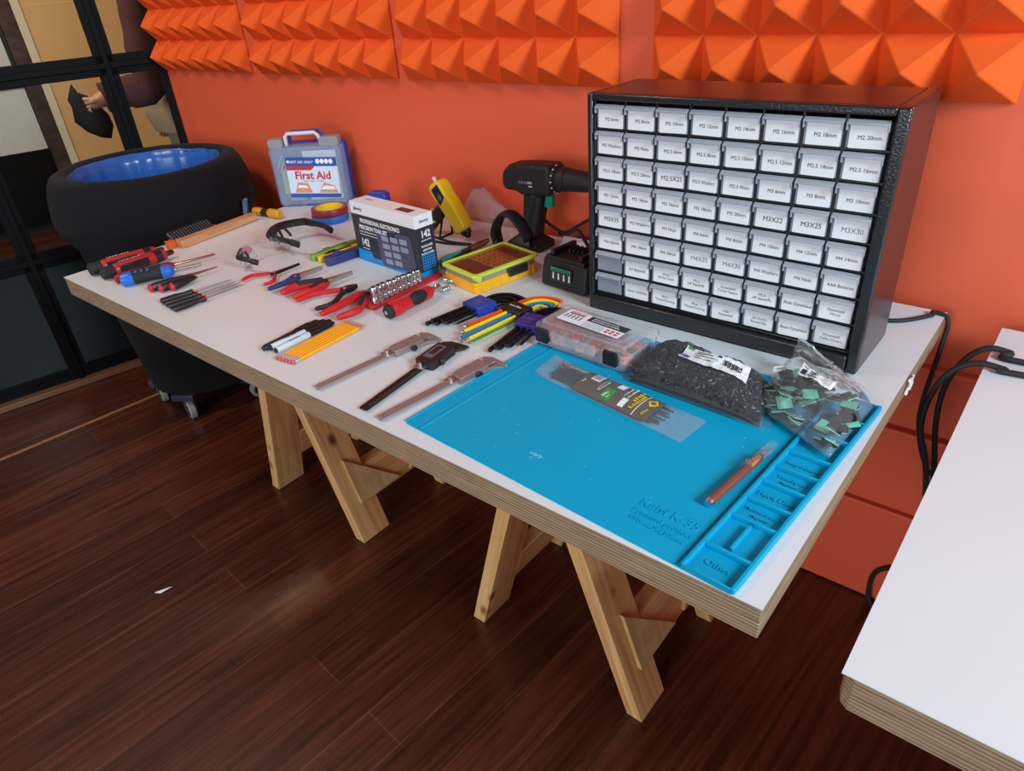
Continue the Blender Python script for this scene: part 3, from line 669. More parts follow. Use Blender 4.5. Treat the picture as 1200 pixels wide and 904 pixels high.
# ------------------------------------------------------------------ boxed tool set
a, c_, e = pp(421.5, 303), pp(495, 328), pp(511, 320.5); d = c_-a; L = d.length; rz = math.atan2(d.y, d.x); D = 0.052
BH = 0.146
box = thing('tool_set_box', 'white, black and blue cardboard box of a precision tool set standing upright on the table', 'box', (a.x, a.y, T+0.0003), rz)
b = MB(CHAR, WHITE, CYAN)
b.span((0, 0, BH*0.10), (L, D, BH*0.80), 0); b.span((0, 0, BH*0.80), (L, D, BH), 1); b.span((0, 0, 0), (L, D, BH*0.10), 2); b.obj('carton', box, bevel=0.0008, smooth=0)
b = MB(WHITE, CYAN, INK, mat('slate_print', (70, 74, 96), 0.4), mat('steel_blue_print', (140, 148, 176), 0.4), mat('maroon_box_print', (120, 46, 56), 0.5))
Mf = TR(0, -0.0006, 0) @ MU
q = lambda u, v: (u*L, v*BH)
b.prism([q(0.02, 0.005), q(0.30, 0.005), q(0.24, 0.20), q(0.02, 0.20)], 0, 0.0003, 1, Mf)
b.text('PROFESSIONAL ELECTRONICS', 0.0140, Mf @ TR(L*0.45, BH*0.71, 0.0004), 0, 0.0001, sx=0.80, bold=0.03); b.text('PRECISION TOOL SET', 0.0140, Mf @ TR(L*0.335, BH*0.60, 0.0004), 0, 0.0001, sx=0.80, bold=0.03)
b.glyphs(L*0.60, 0.0035, 34, Mf @ TR(L*0.40, BH*0.53, 0.0004), 0); b.glyphs(L*0.42, 0.003, 26, Mf @ TR(L*0.32, BH*0.48, 0.0004), 0, 2)
b.text('142', 0.025, Mf @ TR(L*0.17, BH*0.34, 0.0004), 0, 0.0001, sx=0.85, bold=0.03); b.glyphs(0.03, 0.0035, 8, Mf @ TR(L*0.17, BH*0.24, 0.0004), 0)
b.text('Jakemy', 0.0115, Mf @ TR(L*0.13, BH*0.90, 0.0004), 2)
cen = q(0.66, 0.345); rr_ = [(cen[0]+x*1.02-y*0.10, cen[1]+y*1.05+x*0.06) for x, y in rrect(0.130, 0.082, 0.012, 4)]
b.prism(rr_, 0.0001, 0.0004, 3, Mf)
for iy in range(4):
    for ix in range(3):
        x, y = -0.036+ix*0.036, 0.026-iy*0.0185; cx, cy = cen[0]+x*0.96-y*0.10, cen[1]+y+x*0.06
        if not (ix == 2 and iy > 1): b.prism(rrect(0.027, 0.0125, 0.002, 2, cx, cy), 0.0004, 0.0006, 4, Mf)
b.prism([q(0.45, 0.50), q(0.62, 0.46), q(0.70, 0.66), q(0.60, 0.70)], 0.0001, 0.0004, 3, Mf)
Ms = TR(L+0.0006, 0, 0) @ RZ(math.pi/2) @ MU
b.obj('front_print', box, smooth=0); b = MB(WHITE, CYAN, INK)
b.text('142', 0.022, Ms @ TR(D/2, BH*0.69, 0.0002), 0, 0.0001, sx=0.85, bold=0.03); b.glyphs(0.03, 0.0035, 8, Ms @ TR(D/2, BH*0.60, 0.0002), 0)
for k_, ln in enumerate(('ELECTRONICS', 'PRECISION', 'SCREWDRIVER SET')): b.glyphs(D*(0.62, 0.5, 0.72)[k_], 0.0052, 10, Ms @ TR(D/2, BH*(0.51-0.06*k_), 0.0002), 0, k_)
for ix in range(6):
    for iy in range(6): b.prism([(D*0.14+ix*0.0066, BH*0.13+iy*0.0066), (D*0.14+ix*0.0066+0.0046, BH*0.13+iy*0.0066), (D*0.14+ix*0.0066+0.0046, BH*0.13+iy*0.0066+0.0046), (D*0.14+ix*0.0066, BH*0.13+iy*0.0066+0.0046)], 0, 0.0003, 1, Ms)
b.text('Jakemy', 0.0090, Ms @ TR(D/2, BH*0.90, 0.0002), 2)
b.obj('side_print', box, smooth=0); b = MB(WHITE, CYAN, INK, INK, INK, mat('maroon_box_print', (120, 46, 56), 0.5))
b.prism([(L*0.66, D*0.25), (L*0.86, D*0.25), (L*0.86, D*0.65), (L*0.66, D*0.65)], BH+0.0002, BH+0.0005, 5); b.text('Jakemy', 0.009, TR(L*0.17, D*0.6, BH+0.0006), 5)
b.obj('top_print', box, smooth=0)

# ------------------------------------------------------------------ safety glasses
def glasses(label, A, B, frame_m, lens_m, tl, tm, bar, hb=0.046, bridge=None):     # A, B: the two ends of the brow in the photo
    a, b_ = pp(A[0], A[1], hb), pp(B[0], B[1], hb); d = b_-a; Lw = max(0.125, min(0.15, d.length))
    g = thing('safety_glasses', label, 'safety glasses', (a.x, a.y, T+0.0002), math.atan2(d.y, d.x))
    for s in (0, 1):                           # local +y runs along the temples
        b = MB(lens_m)
        def f(u, v, s=s):
            uu = 0.02+0.46*u; x = Lw*(uu if s == 0 else 1-uu); k_ = abs(uu-0.5)/0.5
            return (x, 0.032*k_**2.2+0.008*(1-v), 0.0015+(hb-0.003)*v+0.016*(1-v)*max(0, 1-abs(uu-0.48)/0.10))
        b.grid(f, 14, 6); b.obj('lens', g)
    b = MB(frame_m); N = 16
    b.tube([(Lw*i/N, 0.032*abs(2*i/N-1)**2.2+0.002, hb-0.003*abs(2*i/N-1)) for i in range(N+1)], bar, 0, 10, 0.9); b.obj('brow_bar', g)
    for s in (0, 1):
        x = 0.0 if s == 0 else Lw; k_ = -1 if s == 0 else 1
        b = MB(tm[s])
        b.tube(spline([(x, 0.030, hb-0.004), (x+k_*0.003, 0.055, hb-0.006), (x+k_*0.002, tl*0.75, hb-0.009), (x-k_*0.004, tl, hb-0.016)], 5), [0.0050+bar*0.22]*6+[0.0042+bar*0.15]*6+[0.0052+bar*0.15]*4, 0, 8, 1.4)
        b.obj('temple', g)
        b = MB(tm[s]); b.tube([(Lw*(0.42 if s == 0 else 0.58), 0.006, hb-0.010), (Lw*(0.40 if s == 0 else 0.60), 0.016, hb-0.022), (Lw*(0.38 if s == 0 else 0.62), 0.018, hb-0.030)], 0.0035, 0, 8); b.obj('nose_pad', g)
    if bridge:
        b = MB(bridge); b.sph((Lw*0.5, 0.006, hb-0.012), (0.016, 0.005, 0.010), 0, 12, 8); b.obj('nose_bridge', g)
    return g
glasses('clear safety glasses with thick black frame lying open in front of the tape rolls', (348, 257), (318, 269), BLACK, LENS, 0.13, (BLACK, BLACK), 0.0115)
PINKC = clear('rose_clear', (0.92, 0.62, 0.70), 0.30, (0.70, 0.34, 0.42), 0.1, 0.1)
glasses('small clear rimless safety glasses with pink nose bridge, left of the black framed pair', (305, 279), (289.5, 287), LENS, LENS, 0.085, (LENS, BLACK), 0.003, 0.042, PINKC)

# ------------------------------------------------------------------ screwdrivers and files
def lyingcyl(b, prof, z, mi=0, n=18, y=0.0, sx=1, sy=1):       # profile along local x at height z
    b.rod((0, y, z), (1, y, z), prof, mi, n, sx, sy)
def power_driver(label, A, B):
    g, L = lay('multi_bit_screwdriver', label, 'screwdriver', A, B, 0.016); R = 0.0165; s = L
    b = MB(mat('deep_red_plastic', (172, 30, 36), 0.42)); lyingcyl(b, [(s*0.17, R*0.92), (s*0.19, R), (s*0.70, R*0.98), (s*0.88, R*0.82), (s*0.885, R*0.5)], R); b.obj('handle', g)
    b = MB(RUBBER); lyingcyl(b, [(0, R*0.75), (s*0.02, R*0.95), (s*0.15, R*0.98), (s*0.18, R*0.9)], R, 0, 8); b.obj('end_cap', g)
    b = MB(BLACK)
    for sy_ in (-1, 1): b.box((s*0.42, sy_*R*0.80, R*1.15), (s*0.40, R*0.5, R*1.0)); b.box((s*0.42, sy_*R*0.62, R*0.55), (s*0.40, R*0.5, R*0.5))
    b.obj('grip', g, bevel=0.0015)
    b = MB(BLACK); lyingcyl(b, [(s*0.72, R*0.6), (s*0.725, R*1.03), (s*0.82, R*0.97), (s*0.825, R*0.6)], R+0.0004, 0, 14); b.obj('collar', g)
    b = MB(WHITE); b.glyphs(s*0.30, 0.006, 8, TR(s*0.40, 0.001, 2.0*R+0.0010), 0); b.obj('lettering', g, smooth=0)
    b = MB(DARKSTEEL); lyingcyl(b, [(s*0.88, R*0.45), (s*0.98, R*0.42), (s, R*0.3)], R, 0, 6); b.obj('bit_holder', g)
power_driver('red and black ratcheting screwdriver at the far left, farther of two alike', (104, 317), (192, 292))
power_driver('red and black ratcheting screwdriver at the far left, nearer of two alike', (119, 322), (203, 295))
def screwdriver(label, A, B, split, hm, gm, sm, R=0.014, shaft=0.0035):
    g, L = lay('screwdriver', label, 'screwdriver', A, B, R); h = L*split
    b = MB(hm); lyingcyl(b, [(0, R*0.5), (0.003, R*0.85), (h*0.10, R), (h*0.25, R*0.96), (h*0.60, R*0.80), (h*0.80, R*0.98), (h*0.93, R*0.90), (h, R*0.45)], R, 0, 20); b.obj('handle', g)
    b = MB(gm, hm); lyingcyl(b, [(h*0.22, R*0.6), (h*0.24, R*1.03), (h*0.58, R*0.88), (h*0.76, R*1.0), (h*0.78, R*0.6)], R+0.0005, 0, 12)
    for k_ in range(4): b.box((h*(0.20+0.11*k_), -0.002, 2*R*(0.99-0.01*k_)), (h*0.05, R*1.1, 0.0022), 1)
    b.obj('grip', g, bevel=0.0008)
    b = MB(sm); lyingcyl(b, [(h*0.98, shaft*1.5), (h*1.05, shaft*1.5), (h*1.06, shaft), (L*0.985, shaft), (L, shaft*0.4)], R, 0, 12); b.obj('shaft', g)
screwdriver('red handled screwdriver with a long copper-toned shaft, behind the blue one', (134, 328), (252, 298), 0.58, DRED, RUBBER, mat('copper_tone_steel', (196, 130, 112), 0.25, 1.0), 0.011, 0.003)
screwdriver('chunky blue and black handled screwdriver at the left end of the table', (141, 329), (236, 310), 0.66, BLUE, RUBBER, STEEL, 0.0165, 0.004)
def punch(label, A, B, long=False):
    g, L = lay('awl', label, 'awl', A, B, 0.007, 'red ended black awls'); R = 0.0102
    b = MB(BLACK); e_ = L*(0.62 if long else 0.96)
    lyingcyl(b, [(0.004, R*0.9), (L*0.12, R), (L*0.30, R*0.95), (e_, R*0.30)], R, 0, 8); b.obj('handle', g)
    b = MB(RED); b.sph((0.004, 0, R), (0.006, R, R)); b.obj('end_cap', g)
    b = MB(COPPER if long else BLACKOX); lyingcyl(b, [(e_-0.004, R*0.36), (L, R*0.12)], R, 0, 4); b.obj('blade', g)
punch('black awl with red end and long bronze blade, farthest of three beside the blue screwdriver', (175, 340), (255, 314), True)
punch('black awl with red end, middle of the three beside the blue screwdriver', (187, 340.5), (229, 325))
punch('black awl with red end, nearest of the three beside the blue screwdriver', (200.5, 338.5), (232, 326))
NF = ['farthest', 'second farthest', 'second nearest', 'nearest']
for k_, (A, B) in enumerate([((188, 354), (272, 328)), ((192.5, 357), (277.5, 330)), ((197.5, 360), (282, 331.5)), ((203, 363.5), (285.5, 333.5))]):
    g, L = lay('needle_file', 'thin black-handled steel file, %s of four in front of the awls' % NF[k_], 'file', A, B, 0.007, 'needle files in a row'); R = 0.0076
    b = MB(BLACK); lyingcyl(b, [(0, R*0.4), (0.004, R*0.9), (L*0.2, R), (L*0.34, R*0.7), (L*0.42, R*0.9), (L*0.43, R*0.4)], R, 0, 12); b.obj('handle', g)
    b = MB(RED); lyingcyl(b, [(L*0.425, R*0.5), (L*0.43, R*0.95), (L*0.45, R*0.8), (L*0.455, R*0.4)], R, 0, 12); b.obj('ferrule', g)
    b = MB(mat('file_steel', (150, 150, 152), 0.4, 0.9)); lyingcyl(b, [(L*0.44, 0.0022), (L*0.9, 0.0020), (L, 0.0008)], R, 0, 6); b.obj('blade', g)
# bench brush at the left edge
g, L = lay('bench_brush', 'wooden bench brush with orange strip and black bristles along the left table edge', 'brush', (211, 291), (299, 257.5), 0.0)
b = MB(WOODBAR); b.prism([(0.004, -0.016), (L, -0.014), (L, 0.012), (0.004, 0.014), (0, 0.010), (0, -0.012)], 0.0003, 0.022); b.obj('handle', g, bevel=0.003)
b = MB(ORANGEP); b.prism([(-0.02, 0.0145), (L*0.55, 0.0145), (L*0.55, 0.034), (-0.012, 0.036), (-0.02, 0.03)], 0.0003, 0.018)
for k_ in range(4): b.span((-0.018+k_*0.012, 0.010, 0.018), (-0.012+k_*0.012, 0.036, 0.021))
b.obj('bristle_strip', g, bevel=0.001)
b = MB(BLACK)
for k_ in range(15): b.cyl((0.006+k_*L*0.034, 0.022, 0.017), (0.002+k_*L*0.034, 0.040, 0.036), 0.0045, 0, 6, 0.006)
o = b.obj('bristles', g); o['kind'] = 'stuff'
# amber screwdriver
g, L = lay('stubby_screwdriver', 'amber and black stubby screwdriver lying by the first aid kit', 'screwdriver', (298, 248), (329, 253), 0.010)
b = MB(AMBER); R = 0.0125; lyingcyl(b, [(0, R*0.6), (0.003, R*0.9), (L*0.28, R), (L*0.34, R*0.75)], R, 0, 10); b.obj('handle', g); b = MB(AMBER); lyingcyl(b, [(L*0.58, R*0.8), (L*0.62, R*1.1), (L*0.96, R*1.1), (L, R*0.85)], R*1.1, 0, 10); b.obj('knob', g)
b = MB(RUBBER); lyingcyl(b, [(L*0.33, R*0.75), (L*0.36, R*0.92), (L*0.58, R*0.9), (L*0.6, R*0.7)], R, 0, 12); b.obj('grip', g)

# ------------------------------------------------------------------ utility knives beside the box
def knife(label, A, B, m1, m2, R=0.009, z=0.0, w=1.7):
    g, L = lay('utility_knife', label, 'utility knife', A, B, 0.008+z, z=z)
    b = MB(m1); b.prism([(0, -R*w*0.5), (L*0.1, -R*w*0.62), (L*0.85, -R*w*0.5), (L, -R*w*0.3), (L, R*w*0.3), (L*0.8, R*w*0.5), (0.004, R*w*0.5)], 0.0003, R*1.6); b.obj('body', g, bevel=0.002)
    b = MB(m2); b.prism([(L*0.18, -R*w*0.2), (L*0.8, -R*w*0.2), (L*0.8, R*w*0.2), (L*0.18, R*w*0.2)], R*1.6-0.0002, R*1.6+0.0016); b.box((L*0.35, 0, R*1.6+0.003), (0.02, R*w*0.36, 0.004)); b.obj('slider', g, bevel=0.0008)
    b = MB(STEEL); b.prism([(L-0.001, -R*w*0.25), (L+0.008, -R*w*0.1), (L+0.004, R*w*0.25), (L-0.001, R*w*0.25)], R*0.7, R*0.8); b.obj('blade', g)
knife('green utility knife with black strip, farthest of three beside the boxed tool set', (364, 303), (417, 283), mat('leaf_green_plastic', (120, 164, 50), 0.4), mat('olive_grip', (86, 110, 40), 0.5), 0.0095)
knife('yellow and black utility knife between the green and blue ones', (372, 304.5), (421, 288), YELLOW, BLACK, 0.0092)
knife('thick dark blue utility knife nearest the boxed tool set', (381, 308), (425, 294), NAVY, NAVY, 0.0130, 0.0, 2.0)

# ------------------------------------------------------------------ pliers
def pliers(name, label, cat, piv, tip, h1, h2, m1, m2, r=0.0065, jaw='long', jm=STEEL, z=0.010, bare=0.22, inlay=()):
    P, Tp, A1, A2 = [pp(q[0], q[1], z) for q in (piv, tip, h1, h2)]
    d = Tp-P; rz = math.atan2(d.y, d.x); L = d.length
    g = thing(name, label, cat, (P.x, P.y, T), rz)
    a1, a2 = [loc2((P.x, P.y, T), rz, q) for q in (A1, A2)]
    if a1.y < a2.y: a1, a2 = a2, a1; m1, m2 = m2, m1; inlay = tuple(1-i for i in inlay)
    jw = {'long': 0.0085, 'snip': 0.0105, 'thin': 0.005, 'wide': 0.011}[jaw]
    for s, a_, m_, nm in ((1, a1, m1, 0), (-1, a2, m2, 1)):
        zz = z
        pth = spline([(0.004, 0.004*s, zz), (-abs(a_.x)*0.22, 0.008*s+a_.y*0.25, zz), (a_.x*0.60, a_.y*1.04+0.002*s, zz), (a_.x, a_.y, zz-0.001)], 6)
        k0 = max(1, int(len(pth)*bare))
        b = MB(jm); b.tube(pth[:k0+2], r*0.62, 0, 8, 0.9)
        if jaw == 'snip': J = [(-0.010, 0), (-0.004, s*jw), (L*0.35, s*jw*1.1), (L*0.8, s*jw*0.55), (L, s*0.0006), (L, 0.0002*s), (0, 0.0002*s)]
        else: J = [(-0.012, 0), (-0.006, s*jw), (L*0.18, s*jw), (L*0.45, s*jw*0.62), (L, s*0.0016), (L, 0.0002*s), (0, 0.0002*s)]
        t_ = 0.0048 if jaw != 'thin' else 0.003
        b.prism(J, zz-t_, zz+t_); b.obj('jaw', g, bevel=0.001)
        b = MB(m_); n_ = len(pth)-k0
        b.tube(pth[k0:], [r*(0.72+0.38*math.sin(math.pi*min(1, 0.25+0.62*i/max(1, n_-1)))) for i in range(n_)], 0, 10, 1.0)
        b.sph(pth[-1], r*0.80, 0, 10, 6); h_ = b.obj('handle', g)
        if nm in inlay:
            q_ = pth[k0:k0+max(3, int(n_*0.72))]; b = MB(RUBBER); b.tube([v+Vector((0, -s*0.0008, r*0.26)) for v in q_], [r*0.98 if 0 < i < len(q_)-1 else r*0.6 for i in range(len(q_))], 0, 10); b.obj('grip_inlay', h_)
    b = MB(DARKSTEEL if jm is not BLACKOX else STEEL); b.cyl((0, 0, z-0.006), (0, 0, z+0.0066), jw*0.52, 0, 16); b.obj('pivot', g)
    return g
pliers('pliers', 'red handled fine-nosed pliers lying farthest left in the row of pliers', 'pliers', (322, 320.5), (351, 309.5), (284, 328), (310, 333), RED, RED, 0.0042, 'thin', BLACKOX, 0.008, 0.25)
pliers('pliers', 'navy handled long-nose pliers, second in the row of pliers', 'pliers', (350, 324), (378, 313.6), (316, 338), (335, 330), NAVY, NAVY, 0.0062, 'long', STEEL, 0.011, 0.15)
pliers('pliers', 'big red and black handled long-nose pliers, third in the row of pliers', 'pliers', (383, 330), (413, 319.5), (332, 342), (346, 347), RED, RED, 0.0092, 'long', STEEL, 0.0125, 0.12, (0, 1))
pliers('wire_cutter', 'red and black wire cutters with short dark jaws, fourth in the row of pliers', 'wire cutter', (404, 340), (419, 335), (349, 351.5), (371, 361.5), RED, BLACK, 0.0055, 'snip', BLACKOX, 0.010, 0.12)
pliers('wire_stripper', 'red and black wire strippers whose dark jaws reach behind the socket rail', 'wire stripper', (431, 344), (472, 327), (378, 367), (398, 371.5), RED, RED, 0.0078, 'wide', BLACKOX, 0.011, 0.10, (1,))
# ------------------------------------------------------------------ socket rail, ratchet handle, adapters
g, L = lay('socket_rail', 'red rail of chrome sockets standing in a row in front of the boxed set', 'socket rail', (433, 363), (517, 323), 0.0)
b = MB(RED); b.prism([(0, -0.013), (L*0.9, -0.010), (L, -0.005), (L, 0.005), (L*0.9, 0.010), (0, 0.013)], 0.0003, 0.008); b.obj('rail', g, bevel=0.002)
for i in range(10):
    x = L*(0.09+0.066*i); R = 0.0092-0.00022*i; H = 0.036-0.0006*i
    b = MB(CHROME, BLACK); b.lathe([(R*0.92, 0), (R, 0.001), (R, H*0.34), (R*0.95, H*0.36), (R*0.95, H*0.40), (R, H*0.42), (R, H-0.0012), (R*0.92, H), (R*0.66, H), (R*0.62, H*0.7)], 0, 16)
    b.lathe([(R*0.6, H*0.72), (0.0005, H*0.72)], 1, 6)
    b.obj('socket', g, loc=(x, 0, 0.0082), rot=(0.06*math.sin(i*2.1), 0.05*math.cos(i*1.7), 0))
g, L = lay('ratchet_driver', 'red and black ratchet handle lying along the near side of the socket rail', 'ratchet driver', (455, 366), (514, 336.5), 0.016)
R = 0.0165
b = MB(RED); h = L*0.86; lyingcyl(b, [(0.006, R*0.95), (0.012, R*1.02), (0.026, R*1.02), (h*0.38, R*0.84), (h*0.70, R*0.92), (h*0.92, R*0.86), (h, R*0.5)], R, 0, 20); b.obj('handle', g)
b = MB(RUBBER, CHROME); lyingcyl(b, [(-0.005, R*0.7), (-0.002, R*0.92), (0.010, R*0.98), (0.013, R*0.8)], R, 0, 6); b.cyl((-0.0045, 0, R), (-0.006, 0, R), 0.0045, 1, 12); b.obj('end_cap', g)
b = MB(RUBBER); b.sph((h*0.62, -R*0.22, R*1.12), (h*0.27, R*0.86, R*0.86)); b.obj('grip', g)
b = MB(CHROME); lyingcyl(b, [(h*0.98, 0.006), (L*0.92, 0.006), (L*0.94, 0.0085), (L, 0.0085), (L+0.004, 0.005)], R, 0, 14); b.obj('shaft', g)
for k_, (A, B, lb) in enumerate([((518, 341), (526, 337.5), 'short chrome socket adapter at the end of the ratchet handle'), ((518, 329), (541, 331), 'chrome joint adapter by the box corner, behind the short adapter')]):
    g, L = lay('socket_adapter', lb, 'socket adapter', A, B, 0.006); R = 0.0068
    b = MB(CHROME); lyingcyl(b, [(0, R*0.8), (0.002, R), (L*0.30, R), (L*0.34, R*0.55), (L*0.42, R*0.55)], R, 0, 14); lyingcyl(b, [(L*0.60, R*0.55), (L*0.66, R*0.55), (L*0.70, R), (L-0.001, R), (L, R*0.8)], R, 0, 14); b.obj('barrel', g)
    b = MB(CHROME); b.sph((L*0.5, 0, R), R*0.9, 0, 12, 8); b.obj('ball_joint', g)

# ------------------------------------------------------------------ markers and pencils
def marker(label, A, B, white, z=0.0):
    g, L = lay('marker_pen', label, 'marker', A, B, 0.0065); R = 0.0062
    b = MB(mat('pale_grey_barrel', (196, 206, 214), 0.4) if white else BLACK, INK); lyingcyl(b, [(0.004, R*0.85), (0.006, R), (L*0.56, R), (L*0.57, R*0.8)], R, 0, 16)
    if white: b.text('Sharpie', 0.0085, TR(L*0.33, 0.0005, 2*R+0.0004), 1)
    b.obj('barrel', g)
    b = MB(BLACK); lyingcyl(b, [(0, R*0.6), (0.0008, R*0.78), (0.0045, R*0.82)], R, 0, 16); b.obj('end_plug', g); b = MB(BLACK); lyingcyl(b, [(L*0.56, R*1.03), (L*0.93, R*0.92), (L*0.97, R*0.75), (L, R*0.4)], R*1.03, 0, 16)
    b.box((L*0.70, 0, 2.05*R), (L*0.24, 0.003, 0.0022)); b.obj('cap', g)
marker('slim all-black marker at the back of the four markers by the pencils', (308, 409), (373, 376), False)
marker('slim all-black marker second from the back of the four by the pencils', (313, 408), (381, 375.5), False)
marker('white-barrelled black marker, farther of the two white ones', (316, 408), (388, 375.5), True)
marker('white-barrelled black marker beside the pencils, nearer of the two white ones', (322, 411.5), (391.5, 378), True)
for k_ in range(6):
    f = k_/5; A = (323+f*19, 420.5+f*5.5); B = (411.5+f*17, 375.5+f*5)
    g, L = lay('pencil', 'yellow pencil with pink eraser lying in the row of six beside the markers', 'pencil', A, B, 0.004, 'yellow pencils in a row'); R = 0.0039
    b = MB(PENCIL, WOODBAR, BLACK); lyingcyl(b, [(0.018, R), (L-0.020, R)], R, 0, 6); lyingcyl(b, [(L-0.020, R*0.98), (L-0.004, R*0.25)], R, 1, 10); lyingcyl(b, [(L-0.0045, R*0.27), (L, R*0.05)], R, 2, 8)
    b.obj('barrel', g, smooth=20)
    b = MB(mat('pale_ferrule', (206, 204, 204), 0.35, 0.6)); lyingcyl(b, [(0.007, R*0.95), (0.009, R*1.05), (0.012, R*0.98), (0.015, R*1.05), (0.019, R)], R, 0, 14); b.obj('ferrule', g)
    b = MB(ERASER); lyingcyl(b, [(0, R*0.6), (0.0015, R*0.92), (0.008, R*0.95)], R, 0, 14); b.obj('eraser', g)

# ------------------------------------------------------------------ calipers
def caliper(label, A, B, black):
    g, L = lay('caliper', label, 'caliper', A, B, 0.004)
    bm_, hm = (BLACKOX, BLACK) if black else (CALSTEEL, CALSTEEL)
    b = MB(bm_, GREYINK); b.span((0, -0.008, 0.003), (L-0.01, 0.008, 0.0066))
    for k_ in range(int(L*0.62/0.005)): b.span((0.012+k_*0.005, -0.0078, 0.0066), (0.0125+k_*0.005, -0.0030 if k_ % 2 else -0.0005, 0.0068), 1)
    b.obj('beam', g, bevel=0.0006)
    b = MB(bm_ if not black else BLACK); b.prism([(L-0.026, -0.008), (L-0.004, -0.008), (L-0.001, -0.032), (L+0.004, -0.034), (L+0.006, -0.010), (L+0.006, 0.008), (L-0.002, 0.022), (L-0.006, 0.022), (L-0.012, 0.008), (L-0.026, 0.008)], 0.002, 0.0068); b.obj('fixed_jaw', g, bevel=0.0008)
    s0, s1 = L*0.64, L*0.90
    b = MB(hm, DARKSTEEL, GREYP, COPPER)
    if black:
        b.prism(rrect(s1-s0+0.008, 0.040, 0.006, 4, (s0+s1)/2, -0.003), 0.0005, 0.0155, 0)
        b.prism(rrect((s1-s0)*0.74, 0.020, 0.002, 2, (s0+s1)/2+0.004, 0.001), 0.0155, 0.0160, 2); b.prism(rrect((s1-s0)*0.5, 0.012, 0.001, 2, (s0+s1)/2+0.008, 0.001), 0.0160, 0.0163, 1)
    else:
        b.prism([(s0, -0.015), (s1, -0.015), (s1, 0.013), (s0+0.014, 0.013), (s0+0.006, 0.011), (s0, 0.008)], 0.0004, 0.0125, 0)
        for x, y in ((0.2, 0.008), (0.5, 0.009), (0.8, 0.007), (0.5, -0.004)): b.cyl((s0+(s1-s0)*x, y, 0.0125), (s0+(s1-s0)*x, y, 0.0136), 0.0024, 2, 10)
    b.obj('slider', g, bevel=0.0008)
    b = MB(bm_ if not black else BLACK); b.prism([(s1-0.02, -0.014), (L-0.005, -0.014), (L-0.002, -0.031), (L-0.007, -0.031), (L-0.020, -0.020), (s1-0.02, -0.020)], 0.002, 0.0066); b.obj('outside_jaw', g, bevel=0.0006); b = MB(bm_ if not black else BLACK); b.prism([(s1-0.015, 0.012), (s1+0.008, 0.012), (L-0.014, 0.024), (L-0.018, 0.024), (s1-0.015, 0.016)], 0.002, 0.0066); b.obj('inside_jaw', g, bevel=0.0006)
    b = MB(DARKSTEEL); b.cyl(((s0+s1)/2+0.006, -0.0185, 0.006), ((s0+s1)/2+0.006, -0.0225, 0.006), 0.0056, 0, 16) if not black else b.cyl(((s0+s1)/2-0.01, -0.0235, 0.007), ((s0+s1)/2-0.01, -0.0275, 0.007), 0.006, 0, 16); b.obj('thumb_wheel', g)
    b = MB(STEEL); x = s0-0.010; b.span((x-0.007, -0.011, 0.0066), (x+0.009, 0.011, 0.0085)); b.cyl((x, 0.0, 0.0085), (x, 0.0, 0.0150), 0.0042, 0, 14); b.obj('lock_screw', g, bevel=0.0004)
caliper('steel vernier caliper farthest from the blue mat, left of the black caliper', (371.5, 455), (503, 394), False)
caliper('black digital caliper between the two steel calipers', (426, 480), (531, 404), True)
caliper('steel vernier caliper lying along the left edge of the blue mat', (445, 491), (578, 423), False)

# ------------------------------------------------------------------ hex key sets
def hexset(label, A, B, cols, hm, n, fan, hold, r0, spacing, rainbow=False):
    g, L = lay('hex_key_set', label, 'hex key set', A, B, 0.008)        # local x from the long tips to the bent ends
    hw = spacing*n/2; yc = -hw-0.006; R1 = 2*hw+0.006; e0 = L-R1*0.92
    for i in range(n):
        f = i/(n-1); y = -hw+2*hw*f; r = r0*(0.55+0.45*f); m_ = cols[i % len(cols)]; rad = y-yc
        tip = L*(0.03+0.20*(1-f)) if not rainbow else L*(0.02+0.30*max(0, f-0.45)+0.10*max(0, 0.4-f)); zz = 0.009+(0.0030 if i % 2 else -0.0030)
        pth = [(tip, y*fan, zz), (L*0.5, y, zz), (e0, y, zz)]+[(e0+rad*math.sin(a_), yc+rad*math.cos(a_), zz) for a_ in (0.26, 0.52, 0.78, 1.05, 1.31, 1.55)]+[(e0+rad, yc-0.006-0.006*f, zz)]
        b = MB(m_, STEEL); b.tube(pth, r, 0, 6); d = (Vector(pth[1])-Vector(pth[0])).normalized()
        b.sph(Vector(pth[0])-d*r*0.9, r*1.05, 1 if rainbow else 0, 8, 6); b.obj('hex_key', g, smooth=25)
    b = MB(hm); w = hw*2.3
    b.prism([(L*hold[0], -w*0.52), (L*hold[1], -w*0.56), (L*hold[1], w*0.52), (L*hold[0], w*0.50)], 0.0004, 0.021); b.box((L*(hold[0]+hold[1])/2, 0, 0.0205), (L*(hold[1]-hold[0])*0.6, w*0.4, 0.003)); b.obj('holder', g, bevel=0.002)
    b = MB(WHITE if rainbow else GREYINK); b.glyphs(w*0.62, 0.0062, 6, TR(L*(hold[0]+hold[1])/2, 0, 0.0222) @ RZ(-math.pi/2), 0, n); b.obj('lettering', g, smooth=0)
hexset('black hex keys in a bright blue holder, behind the coloured hex keys', (508, 382.5), (598, 345), [BLACKOX], DBLUE, 7, 1.05, (0.46, 0.70), 0.0048, 0.0062)
RB = [mat('key_red', (224, 74, 30), 0.35), mat('key_orange', (242, 140, 20), 0.35), mat('key_yellow', (246, 204, 20), 0.35), mat('key_blue', (30, 110, 190), 0.35), mat('key_teal', (20, 150, 140), 0.35), mat('key_green', (60, 140, 40), 0.35)]
hexset('rainbow coloured hex keys in a black holder between two black sets', (537, 398), (640, 350.5), [RB[5], RB[2], RB[2], RB[3], RB[4], RB[2], RB[1], RB[0]], BLACK, 8, 1.15, (0.56, 0.72), 0.0044, 0.0056, True)
